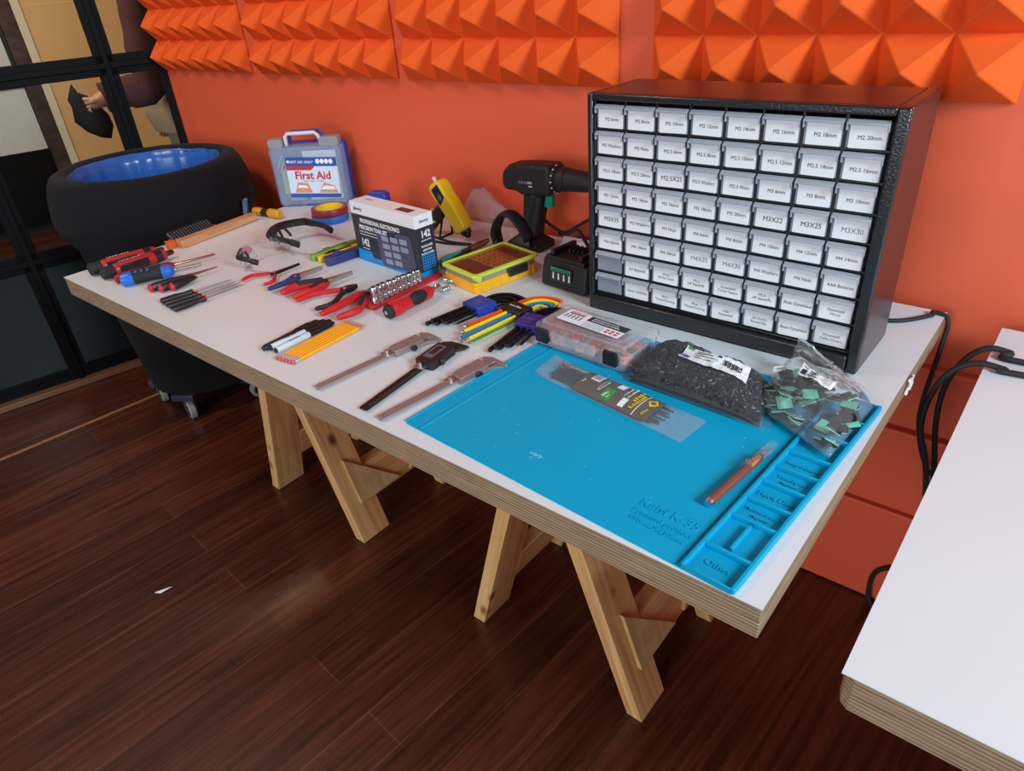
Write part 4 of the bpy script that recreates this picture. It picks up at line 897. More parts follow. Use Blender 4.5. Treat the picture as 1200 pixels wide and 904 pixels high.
hexset('black hex keys in an indigo holder, touching the clear organizer case', (585, 412), (645, 362), [BLACKOX], PURPLE, 7, 1.05, (0.46, 0.72), 0.0046, 0.0056)

# ------------------------------------------------------------------ yellow bit case
a, c_ = pp(557, 341), pp(629, 331); d = c_-a; L = d.length; rz = math.atan2(d.y, d.x)
fl, fr, br, bl = [loc2((a.x, a.y, T), rz, pp(*q, 0.036)) for q in ((557, 328), (630, 301), (594, 285.5), (531, 309))]
W_ = max(0.09, min(0.15, ((bl-fl).length+(br-fr).length)/2))
ang = math.atan2((bl-fl).y, (bl-fl).x)
L = (fr-fl).length
x0 = fl.x; skew = 0.0
th = math.atan2(fr.y-fl.y, fr.x-fl.x)
wl = pp(557, 328, 0.036)
bc = thing('drill_bit_case', 'yellow drill bit case with lime rimmed brown see-through lid on the table', 'bit case', (wl.x, wl.y, T+0.0003), rz+th)
b = MB(DYELLOW); H0 = 0.024
b.prism(rrect(L, W_, 0.010, 4, L/2, W_/2), 0, H0)
for k_ in range(7): b.span((L*(0.08+0.14*k_)-0.002, -0.0015, 0.002), (L*(0.08+0.14*k_)+0.002, 0.002, H0-0.003))
b.obj('base', bc, bevel=0.002)
b = MB(clear('amber_side', (0.9, 0.85, 0.7), 0.5, (0.62, 0.54, 0.40), 0.15, 0.2)); b.prism(rrect(L-0.006, W_-0.006, 0.008, 4, L/2, W_/2), H0, 0.037); b.obj('side_window', bc)
b = MB(LIME)
o_ = rrect(L+0.008, W_+0.008, 0.012, 4, L/2, W_/2); i_ = rrect(L-0.010, W_-0.010, 0.007, 4, L/2, W_/2)
b.loft([[(x, y, 0.0372) for x, y in o_], [(x, y, 0.0435) for x, y in o_], [(x, y, 0.0445) for x, y in i_], [(x, y, 0.0372) for x, y in i_]], 0, None, False, True)
b.cyl((0.006, -0.006, 0.036), (0.006, 0.010, 0.036), 0.008, 0, 18); b.obj('lid_rim', bc, bevel=0.001)
b = MB(BROWNP); b.prism(i_, 0.0420, 0.0425); b.obj('lid_window', bc)
b = MB(mat('brown_card', (92, 52, 40), 0.5), BRASS)
b.prism([(0.008, 0.008), (L*0.36, 0.008), (L*0.36, W_-0.012), (0.008, W_-0.012)], 0.0375, 0.0386, 0); b.prism([(L*0.8, 0.01), (L-0.01, 0.01), (L-0.01, W_-0.012), (L*0.8, W_-0.012)], 0.0375, 0.0386, 0)
b.obj('insert_card', bc)
for ix in range(5):
    for iy in range(6):
        b = MB(BRASS); x, y = L*(0.42+0.085*ix), W_*(0.12+0.15*iy); b.cyl((x, y, 0.0372), (x, y, 0.0386), 0.0052, 0, 10); b.sph((x, y, 0.0386), (0.0046, 0.0046, 0.0018), 0, 10, 4); b.obj('drill_bit', bc)
b = MB(SATIN); b.prism(rrect(L*0.30, 0.020, 0.004, 3, L*0.64, 0.027), 0.004, 0.010, 0, XY2XZ); b.obj('latch', bc, bevel=0.001)

# garden shears behind the bit case
g, L = lay('snips', 'black and teal handled snips with brown blades, lying behind the yellow bit case', 'snips', (517, 309), (574, 281), 0.010)
b = MB(TEAL); b.tube([(0.0, 0.0, 0.010), (L*0.2, 0.004, 0.011), (L*0.42, 0.006, 0.010)], [0.009, 0.010, 0.006], 0, 10); b.obj('handle', g)
b = MB(RUBBER); b.tube([(0.0, -0.014, 0.009), (L*0.2, -0.016, 0.009), (L*0.44, -0.006, 0.010)], [0.009, 0.010, 0.006], 0, 10); b.obj('handle', g)
b = MB(BLACKOX); b.prism([(L*0.40, -0.008), (L*0.55, -0.010), (L*0.60, 0.006), (L*0.42, 0.010)], 0.006, 0.015); b.obj('pivot', g, bevel=0.001)
for s in (1, -1):
    b = MB(mat('brown_blade', (120, 66, 56), 0.35, 0.5)); b.prism([(L*0.55, 0.0), (L*0.60, s*0.012), (L*0.85, s*0.010), (L, s*0.002), (L, 0)], 0.011+s*0.0022-0.002, 0.011+s*0.0022+0.0018); b.obj('blade', g, bevel=0.0006)

# ------------------------------------------------------------------ battery charger
a, c_ = pp(633, 333), pp(681, 348.5); d = c_-a; rz = math.atan2(d.y, d.x); L = d.length+0.012; D = 0.10; Hc = 0.060
ch = thing('battery_charger', 'black battery charger with green display, touching the left side of the drawer cabinet', 'charger', (a.x, a.y, T+0.0003), rz)
b = MB(DRILLP); b.prism(rrect(L, D, 0.008, 3, L/2, D/2), 0.004, Hc, 0, None, rrect(L-0.006, D-0.012, 0.008, 3, L/2, D/2+0.003))
for x in (0.012, L-0.012):
    for y in (0.012, D-0.012): b.cyl((x, y, 0), (x, y, 0.0042), 0.006, 0, 10)
b.obj('housing', ch, bevel=0.002)
b = MB(BLACK); b.box((L*0.5, D*0.5, Hc+0.004), (L*0.82, D*0.8, 0.008)); 
for s in (0.2, 0.8): b.box((L*s, D*0.52, Hc+0.013), (0.010, D*0.74, 0.012))
for k_ in range(4): b.box((L*(0.36+0.09*k_), D*0.62, Hc+0.012), (0.003, 0.032, 0.010))
b.obj('battery_dock', ch, bevel=0.0015)
b = MB(TEAL, WHITE, INK); Mf = TR(L*0.48, 0.0002, Hc*0.58) @ Matrix.Rotation(-0.05, 4, 'X') @ XY2XZ
b.prism(rrect(L*0.46, 0.030, 0.002, 2), -0.0004, 0.0004, 2, Mf); b.prism([(-L*0.22, 0.007), (L*0.20, 0.007), (L*0.20, 0.014), (-L*0.22, 0.014)], 0.0004, 0.0008, 0, Mf); b.glyphs(L*0.34, 0.004, 9, Mf @ TR(0, 0.0103, 0.001), 2)
for k_ in range(4): b.prism([(-L*0.18+k_*L*0.115, -0.011), (-L*0.15+k_*L*0.115, -0.011), (-L*0.155+k_*L*0.115, 0.003), (-L*0.175+k_*L*0.115, 0.003)], 0.0004, 0.0007, 1, Mf)
b.obj('display_label', ch, smooth=0)

# ------------------------------------------------------------------ cordless drill standing on the table behind
p0 = pp(622, 288); yd = p0.y
def dp(px, py): q = pyp(px, py, yd); return (q.x-p0.x, q.z-T)
dr = thing('cordless_drill', 'black cordless drill with green trigger standing upright between glue gun and drawer cabinet', 'drill', (p0.x, yd, T+0.0003))
def dpoly(pts): return [dp(560+x/8.22, 180+y/8.22) for x, y in pts]
M_ = XY2XZ
fz = dp(622, 288)[1]
b = MB(DRILLP); P = dpoly([(300, 150), (360, 84), (480, 80), (700, 92), (760, 100), (765, 380), (700, 395), (640, 400), (480, 372), (430, 340), (320, 318), (300, 250)])
b.prism(P, -0.030, 0.030, 0, M_); b.obj('motor_housing', dr, bevel=0.010, seg=4)
b = MB(DRILLP); P = dpoly([(478, 360), (660, 395), (640, 520), (612, 700), (604, 800), (470, 800), (476, 600)])
b.prism(P, -0.021, 0.021, 0, M_); b.obj('handle', dr, bevel=0.009, seg=4)
b = MB(RUBBER); P = dpoly([(540, 420), (600, 430), (560, 600), (556, 770), (480, 770), (492, 560)]); b.prism(P, -0.0235, 0.0235, 0, M_); b.obj('grip', dr, bevel=0.003)
xs = dp(560+385/8.22, 288)[0]; xe = dp(560+650/8.22, 288)[0]; ztop = dp(620, 180+790/8.22)[1]
b = MB(BLACK); b.prism(rrect(xe-xs+0.012, 0.075, 0.010, 4, (xs+xe)/2, 0), 0.0, 0.014, 0, None, rrect(xe-xs+0.012, 0.075, 0.010, 4, (xs+xe)/2, 0)); b.prism(rrect(xe-xs+0.010, 0.073, 0.010, 4, (xs+xe)/2, 0), 0.014, max(0.026, ztop+0.004), 0, None, rrect((xe-xs)*0.66, 0.046, 0.010, 4, (xs+xe)/2, 0)); b.obj('battery', dr, bevel=0.002)
cz = dp(640, 180+225/8.22)[1]; xa = dp(560+765/8.22, 207)[0]; xb = dp(560+1055/8.22, 207)[0]; hr = (dp(650, 180+110/8.22)[1]-dp(650, 180+380/8.22)[1])/2
b = MB(DRILLP); b.rod((xa-0.004, 0, cz), (xa+1, 0, cz), [(0, hr*0.9), (0.003, hr), (0.012, hr), (0.016, hr*0.86), (0.034, hr*0.84), (0.036, hr*0.75)], 0, 28); b.obj('torque_collar', dr)
b = MB(DRILLP, DARKSTEEL); b.rod((xa+0.030, 0, cz), (xa+1, 0, cz), [(0, hr*0.70), (0.002, hr*0.80), (xb-xa-0.034, hr*0.70), (xb-xa-0.024, hr*0.66), (xb-xa-0.010, hr*0.45), (xb-xa-0.006, hr*0.25)], 0, 24)
b.obj('chuck', dr)
b = MB(WHITE)
for k_ in range(7):
    a_ = math.radians(-80+k_*26); b.box((xa+0.004, -hr*math.cos(a_)*1.005, cz+hr*math.sin(a_)*1.005), (0.004, 0.0016, 0.0024), R=(-a_, 0, 0))
b.obj('torque_mark', dr, smooth=0)
b = MB(TEAL); P = dpoly([(668, 402), (730, 402), (728, 470), (738, 520), (690, 520), (656, 508)]); b.prism(P, -0.009, 0.009, 0, M_); b.obj('trigger', dr, bevel=0.003)
b = MB(TEAL); q = dp(560+592/8.22, 180+388/8.22); b.box((q[0], -0.0232, q[1]+0.001), (0.012, 0.004, 0.0045)); b.obj('direction_switch', dr, bevel=0.001)
b = MB(GREYINK, WHITE, TEAL); q = dp(560+530/8.22, 180+250/8.22)
b.glyphs(0.030, 0.008, 9, TR(q[0]-0.006, -0.0304, q[1]) @ XY2XZ, 0); b.text('20V', 0.0085, TR(q[0]+0.0135, -0.0304, q[1]) @ XY2XZ, 1); b.box((q[0]+0.015, -0.0303, q[1]-0.008), (0.011, 0.0004, 0.002), 1)
q = dp(560+592/8.22, 180+100/8.22); b.box((q[0], -0.024, q[1]), (0.004, 0.004, 0.004), 2); b.obj('marking', dr, smooth=0)

# black curved earmuff band beside the drill
q0, q1, qt = pyp(584, 291, yd-0.04), pyp(612, 276, yd-0.04), pyp(600, 250, yd-0.04)
hb_ = thing('headband', 'black padded headband arching up beside the drill', 'headband', (q0.x, yd-0.04, T+0.0003))
b = MB(RUBBER); zt = qt.z-T; w_ = q1.x-q0.x
pts = spline([(0, 0, 0.010), (-0.003, 0, zt*0.45), (w_*0.22, 0, zt*0.85), (w_*0.55, 0, zt*0.98), (w_*0.90, 0.0, zt*0.80), (w_*1.15, 0.004, zt*0.45), (w_*1.15, 0.006, zt*0.34)], 6)
b.tube(pts, [0.020]*len(pts), 0, 12, 0.36); b.obj('strap', hb_)
b = MB(BLACK); b.sph((0.001, 0, 0.0125), (0.012, 0.016, 0.0122), 0, 14, 8); b.obj('pad', hb_)

# ------------------------------------------------------------------ glue gun and clear bag
pn = pp(551, 280, 0.008); yg = pn.y
def gp(px, py): q = pyp(px, py, yg); return Vector((q.x-pn.x, 0, q.z-T))
gg = thing('glue_gun', 'yellow and black hot glue gun propped on its wire stand behind the boxed set', 'glue gun', (pn.x, yg, T))
c8 = lambda x, y: gp(400+x/6.025, 200+y/6.025)
A_, B_ = c8(690, 110), c8(880, 430); ax = (B_-A_); Lb = ax.length; axn = ax.normalized()
pz = Vector((-axn.z, 0, axn.x))              # across the barrel, in the standing plane
if pz.x < 0: pz = -pz
def along(s, t): return A_ + axn*(s*Lb) + pz*t
def gprism(b, pts, y0, y1, mi=0):
    V = [along(s, t) for s, t in pts]; n_ = len(V)
    vs = [v+Vector((0, y0, 0)) for v in V]+[v+Vector((0, y1, 0)) for v in V]
    b.add(vs, [tuple(range(n_-1, -1, -1)), tuple(range(n_, 2*n_))]+[(i, (i+1) % n_, n_+(i+1) % n_, n_+i) for i in range(n_)], mi)
wb = 0.0245
b = MB(YELLOW); gprism(b, [(-0.10, -wb*0.5), (-0.06, -wb*0.9), (0.10, -wb*0.95), (0.42, -wb*0.85), (0.95, -wb*0.75), (0.98, -wb*0.5), (0.98, wb*0.6), (0.95, wb*0.85), (0.36, wb*1.0), (0.30, wb*0.86), (0.0, wb*0.95), (-0.09, wb*0.6)], -0.019, 0.019); b.obj('barrel', gg, bevel=0.005, seg=3)
b = MB(BLACK, GREYP); gprism(b, [(-0.01, -wb*0.50), (-0.01, wb*0.62), (0.27, wb*0.62), (0.34, -wb*0.55)], -0.0200, -0.016, 0); gprism(b, [(0.16, -wb*0.2), (0.14, wb*0.2), (0.26, wb*0.3), (0.28, -wb*0.2)], -0.0205, -0.019, 1); b.obj('feed_window', gg, bevel=0.001)
b = MB(BLACK); b.rod(along(0.97, 0), along(1.2, 0), [(0, wb*0.62), (Lb*0.05, wb*0.6), (Lb*0.13, wb*0.34), (Lb*0.16, wb*0.2)], 0, 16); b.obj('nozzle', gg)
b = MB(YELLOW, BLACK)
hd = [c8(672, 250), c8(690, 330), c8(672, 385), c8(640, 415)]; V = [Vector((v.x, 0, v.z)) for v in hd]
b.tube(spline([along(0.36, -wb*0.7), c8(680, 320), c8(655, 375), c8(632, 405)], 5), [0.017]*8+[0.013]*8, 1, 10, 1.0); b.obj('handle', gg)
b = MB(YELLOW); b.tube([c8(668, 262)+Vector((0, -0.013, 0)), c8(640, 295)+Vector((0, -0.016, 0)), c8(660, 345)+Vector((0, -0.016, 0)), c8(690, 352)+Vector((0, -0.013, 0))], 0.0035, 0, 8); b.tube([c8(622, 405), c8(650, 414), c8(672, 408)], 0.006, 0, 8); b.obj('handle_trim', gg)
b = MB(clear('glue_stick', (0.95, 0.85, 0.85), 0.6, (0.9, 0.74, 0.74), 0.2, 0.2)); b.cyl(along(-0.07, -0.002), along(-0.20, -0.002), 0.0055, 0, 14); b.obj('glue_stick', gg)
f1 = c8(737, 435); f1.z = 0.002
b = MB(BLACKOX)
for s in (-1, 1): b.tube([along(0.42, -wb*0.8)+Vector((0, s*0.012, 0)), Vector((f1.x, s*0.024, 0.0025))], 0.0028, 0, 8)
b.tube([Vector((f1.x, -0.024, 0.0025)), Vector((f1.x, 0.024, 0.0025))], 0.0028, 0, 8); b.obj('wire_stand', gg)
b = MB(RUBBER); h0 = c8(640, 412)
pts = spline([h0, (h0.x-0.01, 0.0, 0.012), (h0.x+0.02, -0.02, 0.0034), (h0.x+0.10, -0.032, 0.0034), (h0.x+0.16, -0.02, 0.0034), (h0.x+0.10, -0.045, 0.0034), (h0.x+0.01, -0.05, 0.0034), (h0.x-0.06, -0.04, 0.0034)], 8)
b.tube(pts, 0.003, 0, 8); b.obj('cord', gg)
p = pp(562, 272)
def bubbag(u, v):
    x = -0.10+0.235*u; y = 0.002+0.085*v
    e = math.sin(math.pi*u)**0.6*math.sin(math.pi*min(1, v*0.98+0.01))**0.6
    z = 0.0005+e*(0.068+0.050*math.exp(-((u-0.32)/0.22)**2)+0.014*noise.noise((u*5, v*5, 2)))
    return (x, y, z)
b = MB(clear('bubble_wrap', (0.97, 0.95, 0.96), 0.20, (0.95, 0.90, 0.92), 0.12, 0.12, 1.0, 90)); b.grid(bubbag, 36, 18)
o = b.obj('plastic_bag', loc=(p.x, min(p.y, 0.762), T), smooth=80); tag(o, 'crumpled clear plastic bag lying behind the yellow glue gun', 'plastic bag')

# charger cable and straps behind the drill
b = MB(RUBBER)
def wp(px, py, y): return pyp(px, py, y)
P = [wp(636, 256, 0.80), wp(648, 266, 0.80), wp(660, 272, 0.79), wp(672, 268, 0.80), wp(690, 258, 0.81), wp(705, 256, 0.82)]
b.tube(spline(P, 6), 0.0045, 0, 8, 0.8)
P = [wp(655, 274, 0.79), wp(665, 275, 0.785), wp(676, 270, 0.785), wp(684, 280, 0.78)]; P2 = spline(P+[Vector((P[-1].x+0.03, 0.76, T+0.006)), Vector((P[-1].x-0.05, 0.74, T+0.006))], 6)
b.tube(P2, 0.005, 0, 8, 0.7)
tag(b.obj('charging_cable'), 'black cable curling up behind the drill and charger', 'cable')
b = MB(WHITE)
b.grid(lambda u, v: (P[0].x+0.00+0.12*u, 0.775+0.035*v, T+0.0006+0.010*math.sin(u*3)*math.sin(v*3)+0.02*v*v), 14, 5)
tag(b.obj('paper_sheet', smooth=80), 'white sheet of paper lying behind the charger under the black cable', 'paper')

# ------------------------------------------------------------------ clear organizer case with wire connectors
f0, f1_, r1_, l1_ = pp(629, 404), pp(733, 441), pp(785, 394, 0.04), pp(657, 358, 0.04)
d = f1_-f0; rz = math.atan2(d.y, d.x); L = d.length
lb = loc2((f0.x, f0.y, T), rz, l1_); rb = loc2((f0.x, f0.y, T), rz, r1_)
Wc = min(0.165, max(0.10, lb.y)); Hc = 0.040; zc = 0.0052
oc = thing('organizer_case', 'clear plastic organizer case of red wire connectors with two black latches, by the drawer cabinet', 'organizer case', (f0.x, f0.y, T+zc), rz)
b = MB(CLEARP)
b.prism(rrect(L, Wc, 0.010, 4, L/2, Wc/2), 0, 0.0016)
O = rrect(L, Wc, 0.010, 4, L/2, Wc/2); I = rrect(L-0.004, Wc-0.004, 0.009, 4, L/2, Wc/2)
b.loft([[(x, y, 0.0016) for x, y in O], [(x, y, Hc-0.012) for x, y in O], [(x, y, Hc-0.012) for x, y in I], [(x, y, 0.0016) for x, y in I]], 0, None, False, True)
for f in (0.27, 0.52, 0.77): b.span((L*f-0.0008, 0.003, 0.0016), (L*f+0.0008, Wc-0.003, Hc-0.014))
b.span((0.003, Wc*0.5, 0.0016), (L-0.003, Wc*0.5+0.0016, Hc-0.014)); b.obj('tray', oc)
b = MB(CLEARP)
O2 = rrect(L+0.006, Wc+0.006, 0.012, 4, L/2, Wc/2); I2 = rrect(L-0.012, Wc-0.012, 0.008, 4, L/2, Wc/2)
b.loft([[(x, y, Hc-0.012) for x, y in O2], [(x, y, Hc-0.002) for x, y in O2], [(x, y, Hc) for x, y in I2], [(x, y, Hc-0.0022) for x, y in I2]], 0, None, False, False)
b.prism(I2, Hc-0.0022, Hc-0.0004); b.loft([[(x, y, Hc) for x, y in I2], [(x, y, Hc+0.003) for x, y in I2], [(x*0.94+L*0.03, y*0.94+Wc*0.03, Hc+0.003) for x, y in I2]], 0, None, False)
b.span((L*0.22, -0.010, Hc-0.024), (L*0.70, -0.003, Hc-0.004)); b.obj('lid', oc, bevel=0.001)
for f in (0.10, 0.86):
    b = MB(BLACK); b.prism(rrect(L*0.145, 0.027, 0.004, 3, L*f, 0.022), 0.0035, 0.0085, 0, XY2XZ); b.obj('latch', oc, bevel=0.001)
b = MB(WHITE, INK, REDINK, GREYINK, PALEINK); Ml = TR(L*0.47, Wc*0.50, Hc+0.0034) @ RZ(-0.04); w, h = L*0.70, Wc*0.44
b.prism(rrect(w, h, 0.003, 2), 0, 0.0004, 0, Ml); b.prism([(-w*0.12, h*0.02), (w*0.5, h*0.02), (w*0.5, h*0.46), (-w*0.12, h*0.46)], 0.0004, 0.0006, 1, Ml)
b.glyphs(w*0.26, h*0.16, 7, Ml @ TR(-w*0.32, h*0.36, 0.0006), 2); b.prism([(-w*0.45, h*0.19), (-w*0.20, h*0.19), (-w*0.20, h*0.26), (-w*0.45, h*0.26)], 0.0004, 0.0006, 1, Ml); b.glyphs(w*0.40, h*0.10, 20, Ml @ TR(w*0.14, h*0.32, 0.0008), 0); b.glyphs(w*0.44, h*0.09, 22, Ml @ TR(w*0.16, h*0.16, 0.0008), 0, 2)
for k_ in range(5): b.prism([(-w*0.46+k_*w*0.06, -h*0.18), (-w*0.43+k_*w*0.06, -h*0.18), (-w*0.43+k_*w*0.06, h*0.12), (-w*0.46+k_*w*0.06, h*0.12)], 0.0004, 0.0006, 3, Ml)

for k_ in range(4): b.glyphs(w*0.32, h*0.07, 22, Ml @ TR(w*0.06, -h*(0.08+0.11*k_), 0.0006), 4, k_)
for k_ in range(6): b.prism(rrect(w*0.05, h*0.11, 0.001, 2, w*(0.28+0.075*(k_ % 3)), -h*(0.16+0.17*(k_//3))), 0.0004, 0.0007, 2, Ml)
b.obj('label', oc, smooth=0)
WIREN = mat('orange_red_connector', (222, 92, 70), 0.35)
rc = random.Random(5)
for k_ in range(44):
    cx = (k_ % 4)*0.25+0.135; cy = 0.25 if (k_//4) % 2 == 0 else 0.74
    x = L*min(0.94, max(0.06, cx+rc.uniform(-0.085, 0.085))); y = Wc*(cy+rc.uniform(-0.17, 0.17))
    q = Vector((x, y, zc)); c_, s_ = math.cos(rz), math.sin(rz)
    g = thing('wire_connector', 'small orange-red lever wire connector loose inside the clear organizer case', 'wire connector', (f0.x+c_*x-s_*y, f0.y+s_*x+c_*y, T+zc+0.0017+(0.011 if k_ >= 16 else 0)), rc.uniform(0, 3.1), 'wire connectors in the organizer case')
    if k_ == 0:
        b = MB(clear('connector_body', (0.9, 0.7, 0.66), 0.6, (0.82, 0.5, 0.44), 0.15, 0.2)); b.prism(rrect(0.016, 0.012, 0.0015, 2), 0, 0.0062); wa = b.mesh('body')
        b = MB(WIREN); b.span((-0.007, -0.0055, 0.0063), (0.002, -0.0005, 0.0095)); b.span((-0.007, 0.0005, 0.0063), (0.002, 0.0055, 0.0095)); wb_ = b.mesh('lever')
    obj_mesh('body', wa, g); obj_mesh('lever', wb_, g)

# ------------------------------------------------------------------ bag of black tubing pieces
zb = T+0.0040
def bilin(c, u, v): return c[0]*(1-u)*(1-v)+c[1]*u*(1-v)+c[2]*u*v+c[3]*(1-u)*v
Cb = [pp(733, 445, 0.006), pp(893, 503, 0.006), pp(905, 446, 0.02), pp(776, 400, 0.02)]
Cb = [Vector((q.x, q.y, 0)) for q in Cb]
def hump(u, v, th, pw_=0.5): return th*max(0, (1-abs(2*u-1)**4))**pw_*max(0, (1-abs(2*v-1)**3.0))**pw_
def pellet_h(u, v): return hump(u, v, 0.050)*(0.9+0.2*noise.noise((u*4, v*3, 3)))
org = (Cb[0]+Cb[2])/2
def film_top(u, v):
    q = bilin(Cb, u, v)-org; return (q.x, q.y, pellet_h(u, v)+0.0022+0.0020*noise.noise((u*18, v*9, 1))+0.0012*noise.noise((u*40, v*22, 4)))
bag = thing('bag_of_tubing', 'long clear bag packed with short black tubes and a white label, behind the blue mat', 'bag', (org.x, org.y, zb))
b = MB(FILM); b.grid(film_top, 70, 34); b.grid(lambda u, v: ((bilin(Cb, u, v)-org).x, (bilin(Cb, u, v)-org).y, 0.0004), 20, 10)
b.grid(lambda u, v: ((bilin(Cb, 1+0.05*u, v)-org).x, (bilin(Cb, 1+0.05*u, v)-org).y, 0.001+0.004*abs(noise.noise((u*3, v*9, 5)))), 6, 24)
b.grid(lambda u, v: ((bilin(Cb, -0.06*u, v)-org).x, (bilin(Cb, -0.06*u, v)-org).y, 0.001+0.010*u*abs(noise.noise((u*3, v*9, 8)))), 6, 24)
b.obj('film', bag, smooth=80)
Lu = (Cb[1]-Cb[0]).length
u0, v0, uw, vw = 0.32, 0.36, 0.52, 0.37
b = MB(WHITE, INK, mat('pale_blue_ink', (60, 80, 150), 0.6), GREEN)
def lab(u, v, k_=0.0012):
    t = film_top(u0+uw*u, v0+vw*v); return (t[0], t[1], t[2]+k_)
b.grid(lambda u, v: lab(u, v), 20, 8, 0)
def strip(ua, ub, va, vb, mi): b.grid(lambda u, v: lab(ua+(ub-ua)*u, va+(vb-va)*v, 0.0017), 6, 2, mi)
for k_ in range(16): strip(0.62+k_*0.018, 0.628+k_*0.018+0.004*(k_ % 3), 0.35, 0.72, 1)
for k_ in range(3): strip(0.20, 0.20+0.26+0.08*(k_ % 2), 0.64-0.16*k_, 0.68-0.16*k_, 1)
strip(0.04, 0.15, 0.06, 0.30, 2); strip(0.02, 0.12, 0.86, 1.0, 3); strip(0.52, 0.58, 0.70, 0.86, 1); strip(0.2, 0.30, 0.78, 0.90, 1)
b.obj('label', bag, smooth=0)
b = MB(mat('black_tubing', (34, 33, 35), 0.42, var=0.25, vscale=90)); rp = random.Random(21)
b.grid(lambda u, v: ((bilin(Cb, 0.02+0.96*u, 0.03+0.94*v)-org).x, (bilin(Cb, 0.02+0.96*u, 0.03+0.94*v)-org).y, max(0.001, pellet_h(0.02+0.96*u, 0.03+0.94*v)-0.0085)), 50, 22)
for k_ in range(2600):
    u, v = rp.uniform(0.03, 0.97), rp.uniform(0.04, 0.96); hh = pellet_h(u, v)-0.0050+0.0022*rp.random()
    if hh < 0.002: continue
    q = bilin(Cb, u, v)-org; q.z = hh; dr_ = Vector((rp.gauss(0, 1), rp.gauss(0, 1), rp.gauss(0, 0.5))).normalized()*0.0036
    b.lathe([(0.0021, -0.0036), (0.0021, 0.0036)], 0, 5, Matrix.Translation(q) @ dr_.to_track_quat('Z', 'Y').to_matrix().to_4x4())
o = b.obj('tubing_pieces', loc=(org.x, org.y, zb), smooth=30); tag(o, 'heap of short black tube pieces filling the long clear bag', 'tubing', None, 'stuff')

# ------------------------------------------------------------------ bag of cable tie mounts
Q = {k_: pp(*q, h) for k_, q, h in (('tip', (971, 541), 0.004), ('left', (884, 467), 0.02), ('right', (1024, 476), 0.012), ('top', (925, 432), 0.0))}
Cm = [Q['left'], Q['tip'], Q['right'], Q['top']]; Cm = [Vector((q.x, q.y, 0)) for q in Cm]
om = (Cm[0]+Cm[1]+Cm[2]+Cm[3])/4
mb_ = thing('bag_of_mounts', 'zip bag of black cable mounts with pale green pads on the blue mat', 'bag', (om.x, om.y, T+0.0086))
def mh(u, v): return hump(u, v, 0.046, 0.55)*(0.92+0.25*noise.noise((u*3, v*3, 12)))
def mtop(u, v):
    q = bilin(Cm, u, v)-om; return (q.x, q.y, mh(u, v)+0.003+0.004*noise.noise((u*9, v*9, 2))+0.002*noise.noise((u*24, v*20, 6)))
zt = pp(940, 395, 0.0)
topw = pyp(938, 394, Cm[3].y+0.005)-Vector((0, 0, 0)); topw2 = pyp(975, 418, Cm[3].y-0.03)
b = MB(ZIPFILM); b.grid(mtop, 44, 44); b.grid(lambda u, v: ((bilin(Cm, u, v)-om).x, (bilin(Cm, u, v)-om).y, 0.0006), 12, 12)
ta, tb = pyp(937, 394, Cm[3].y-0.012), pyp(976, 428, Cm[3].y-0.020)      # the zip edge standing up
ta = Vector((ta.x-om.x, ta.y-om.y, ta.z-T-0.0086)); tb = Vector((tb.x-om.x, tb.y-om.y, tb.z-T-0.0086))
def flap(u, v, off=0.0):
    e0 = Vector(mtop(0.02+0.90*u, 0.90)); e1 = ta*(1-u)+tb*u
    q = e0*(1-v)+e1*v; return (q.x+0.004*noise.noise((u*7, v*6, 9))+off*0.3, q.y+off+0.005*noise.noise((u*6, v*7, 3)), q.z+0.006*noise.noise((u*8, v*5, 1)))
b.grid(lambda u, v: flap(u, v), 22, 16); b.grid(lambda u, v: flap(u, v, 0.006*(1-v)), 22, 16); b.obj('film', mb_, smooth=80)
b = MB(clear('zip_strip', (0.9, 0.95, 0.97), 0.3, (0.85, 0.92, 0.95), 0.1, 0.3, 0.6, 60)); b.tube([Vector(flap(u/8, 0.90)) for u in range(9)], 0.0016, 0, 6); b.tube([Vector(flap(u/8, 0.97)) for u in range(9)], 0.0012, 0, 6); b.obj('zip_strip', mb_)
b = MB(WHITE, INK)
def lb2(u, v, k_=0.0014):
    t = mtop(0.30+0.40*u, 0.44+0.20*v); return (t[0], t[1], t[2]+k_)
b.grid(lb2, 16, 6, 0)
def st2(ua, ub, va, vb): b.grid(lambda u, v: lb2(ua+(ub-ua)*u, va+(vb-va)*v, 0.0019), 4, 2, 1)
st2(0.06, 0.20, 0.2, 0.75)
for k_ in range(4): st2(0.27, 0.55-0.04*(k_ % 2), 0.16+0.18*k_, 0.24+0.18*k_)
for k_ in range(8): st2(0.68+0.03*k_, 0.685+0.03*k_, 0.2, 0.8)
b.obj('label', mb_, smooth=0)
b = MB(WHITE, GREYINK); t_ = Vector(mtop(0.07, 0.48)); b.box(t_+Vector((0, 0, 0.0045)), (0.018, 0.012, 0.0005), 0, R=(0.3, -0.3, 0.2)); b.box(t_+Vector((0, 0, 0.0050)), (0.010, 0.002, 0.0003), 1, R=(0.3, -0.3, 0.2)); b.obj('barcode_sticker', mb_, smooth=0)
PAD = mat('pale_green_pad', (120, 196, 172), 0.5, var=0.1, vscale=300); rm = random.Random(4)
b = MB(BLACK); b.prism(rrect(0.020, 0.020, 0.002, 2), 0, 0.0035); b.span((-0.006, -0.003, 0.0035), (0.006, 0.003, 0.0075)); b.span((-0.003, -0.009, 0.0035), (0.003, 0.009, 0.0055)); mbase = b.mesh('mount_base')
b = MB(PAD, mat('green_pad_print', (70, 150, 130), 0.5)); b.prism(rrect(0.0205, 0.0205, 0.001, 2), -0.0014, 0)
for k_ in range(6):
    for j_ in range(6): b.span((-0.009+k_*0.0033, -0.009+j_*0.0033, -0.0016), (-0.0078+k_*0.0033, -0.0078+j_*0.0033, -0.0014), 1)
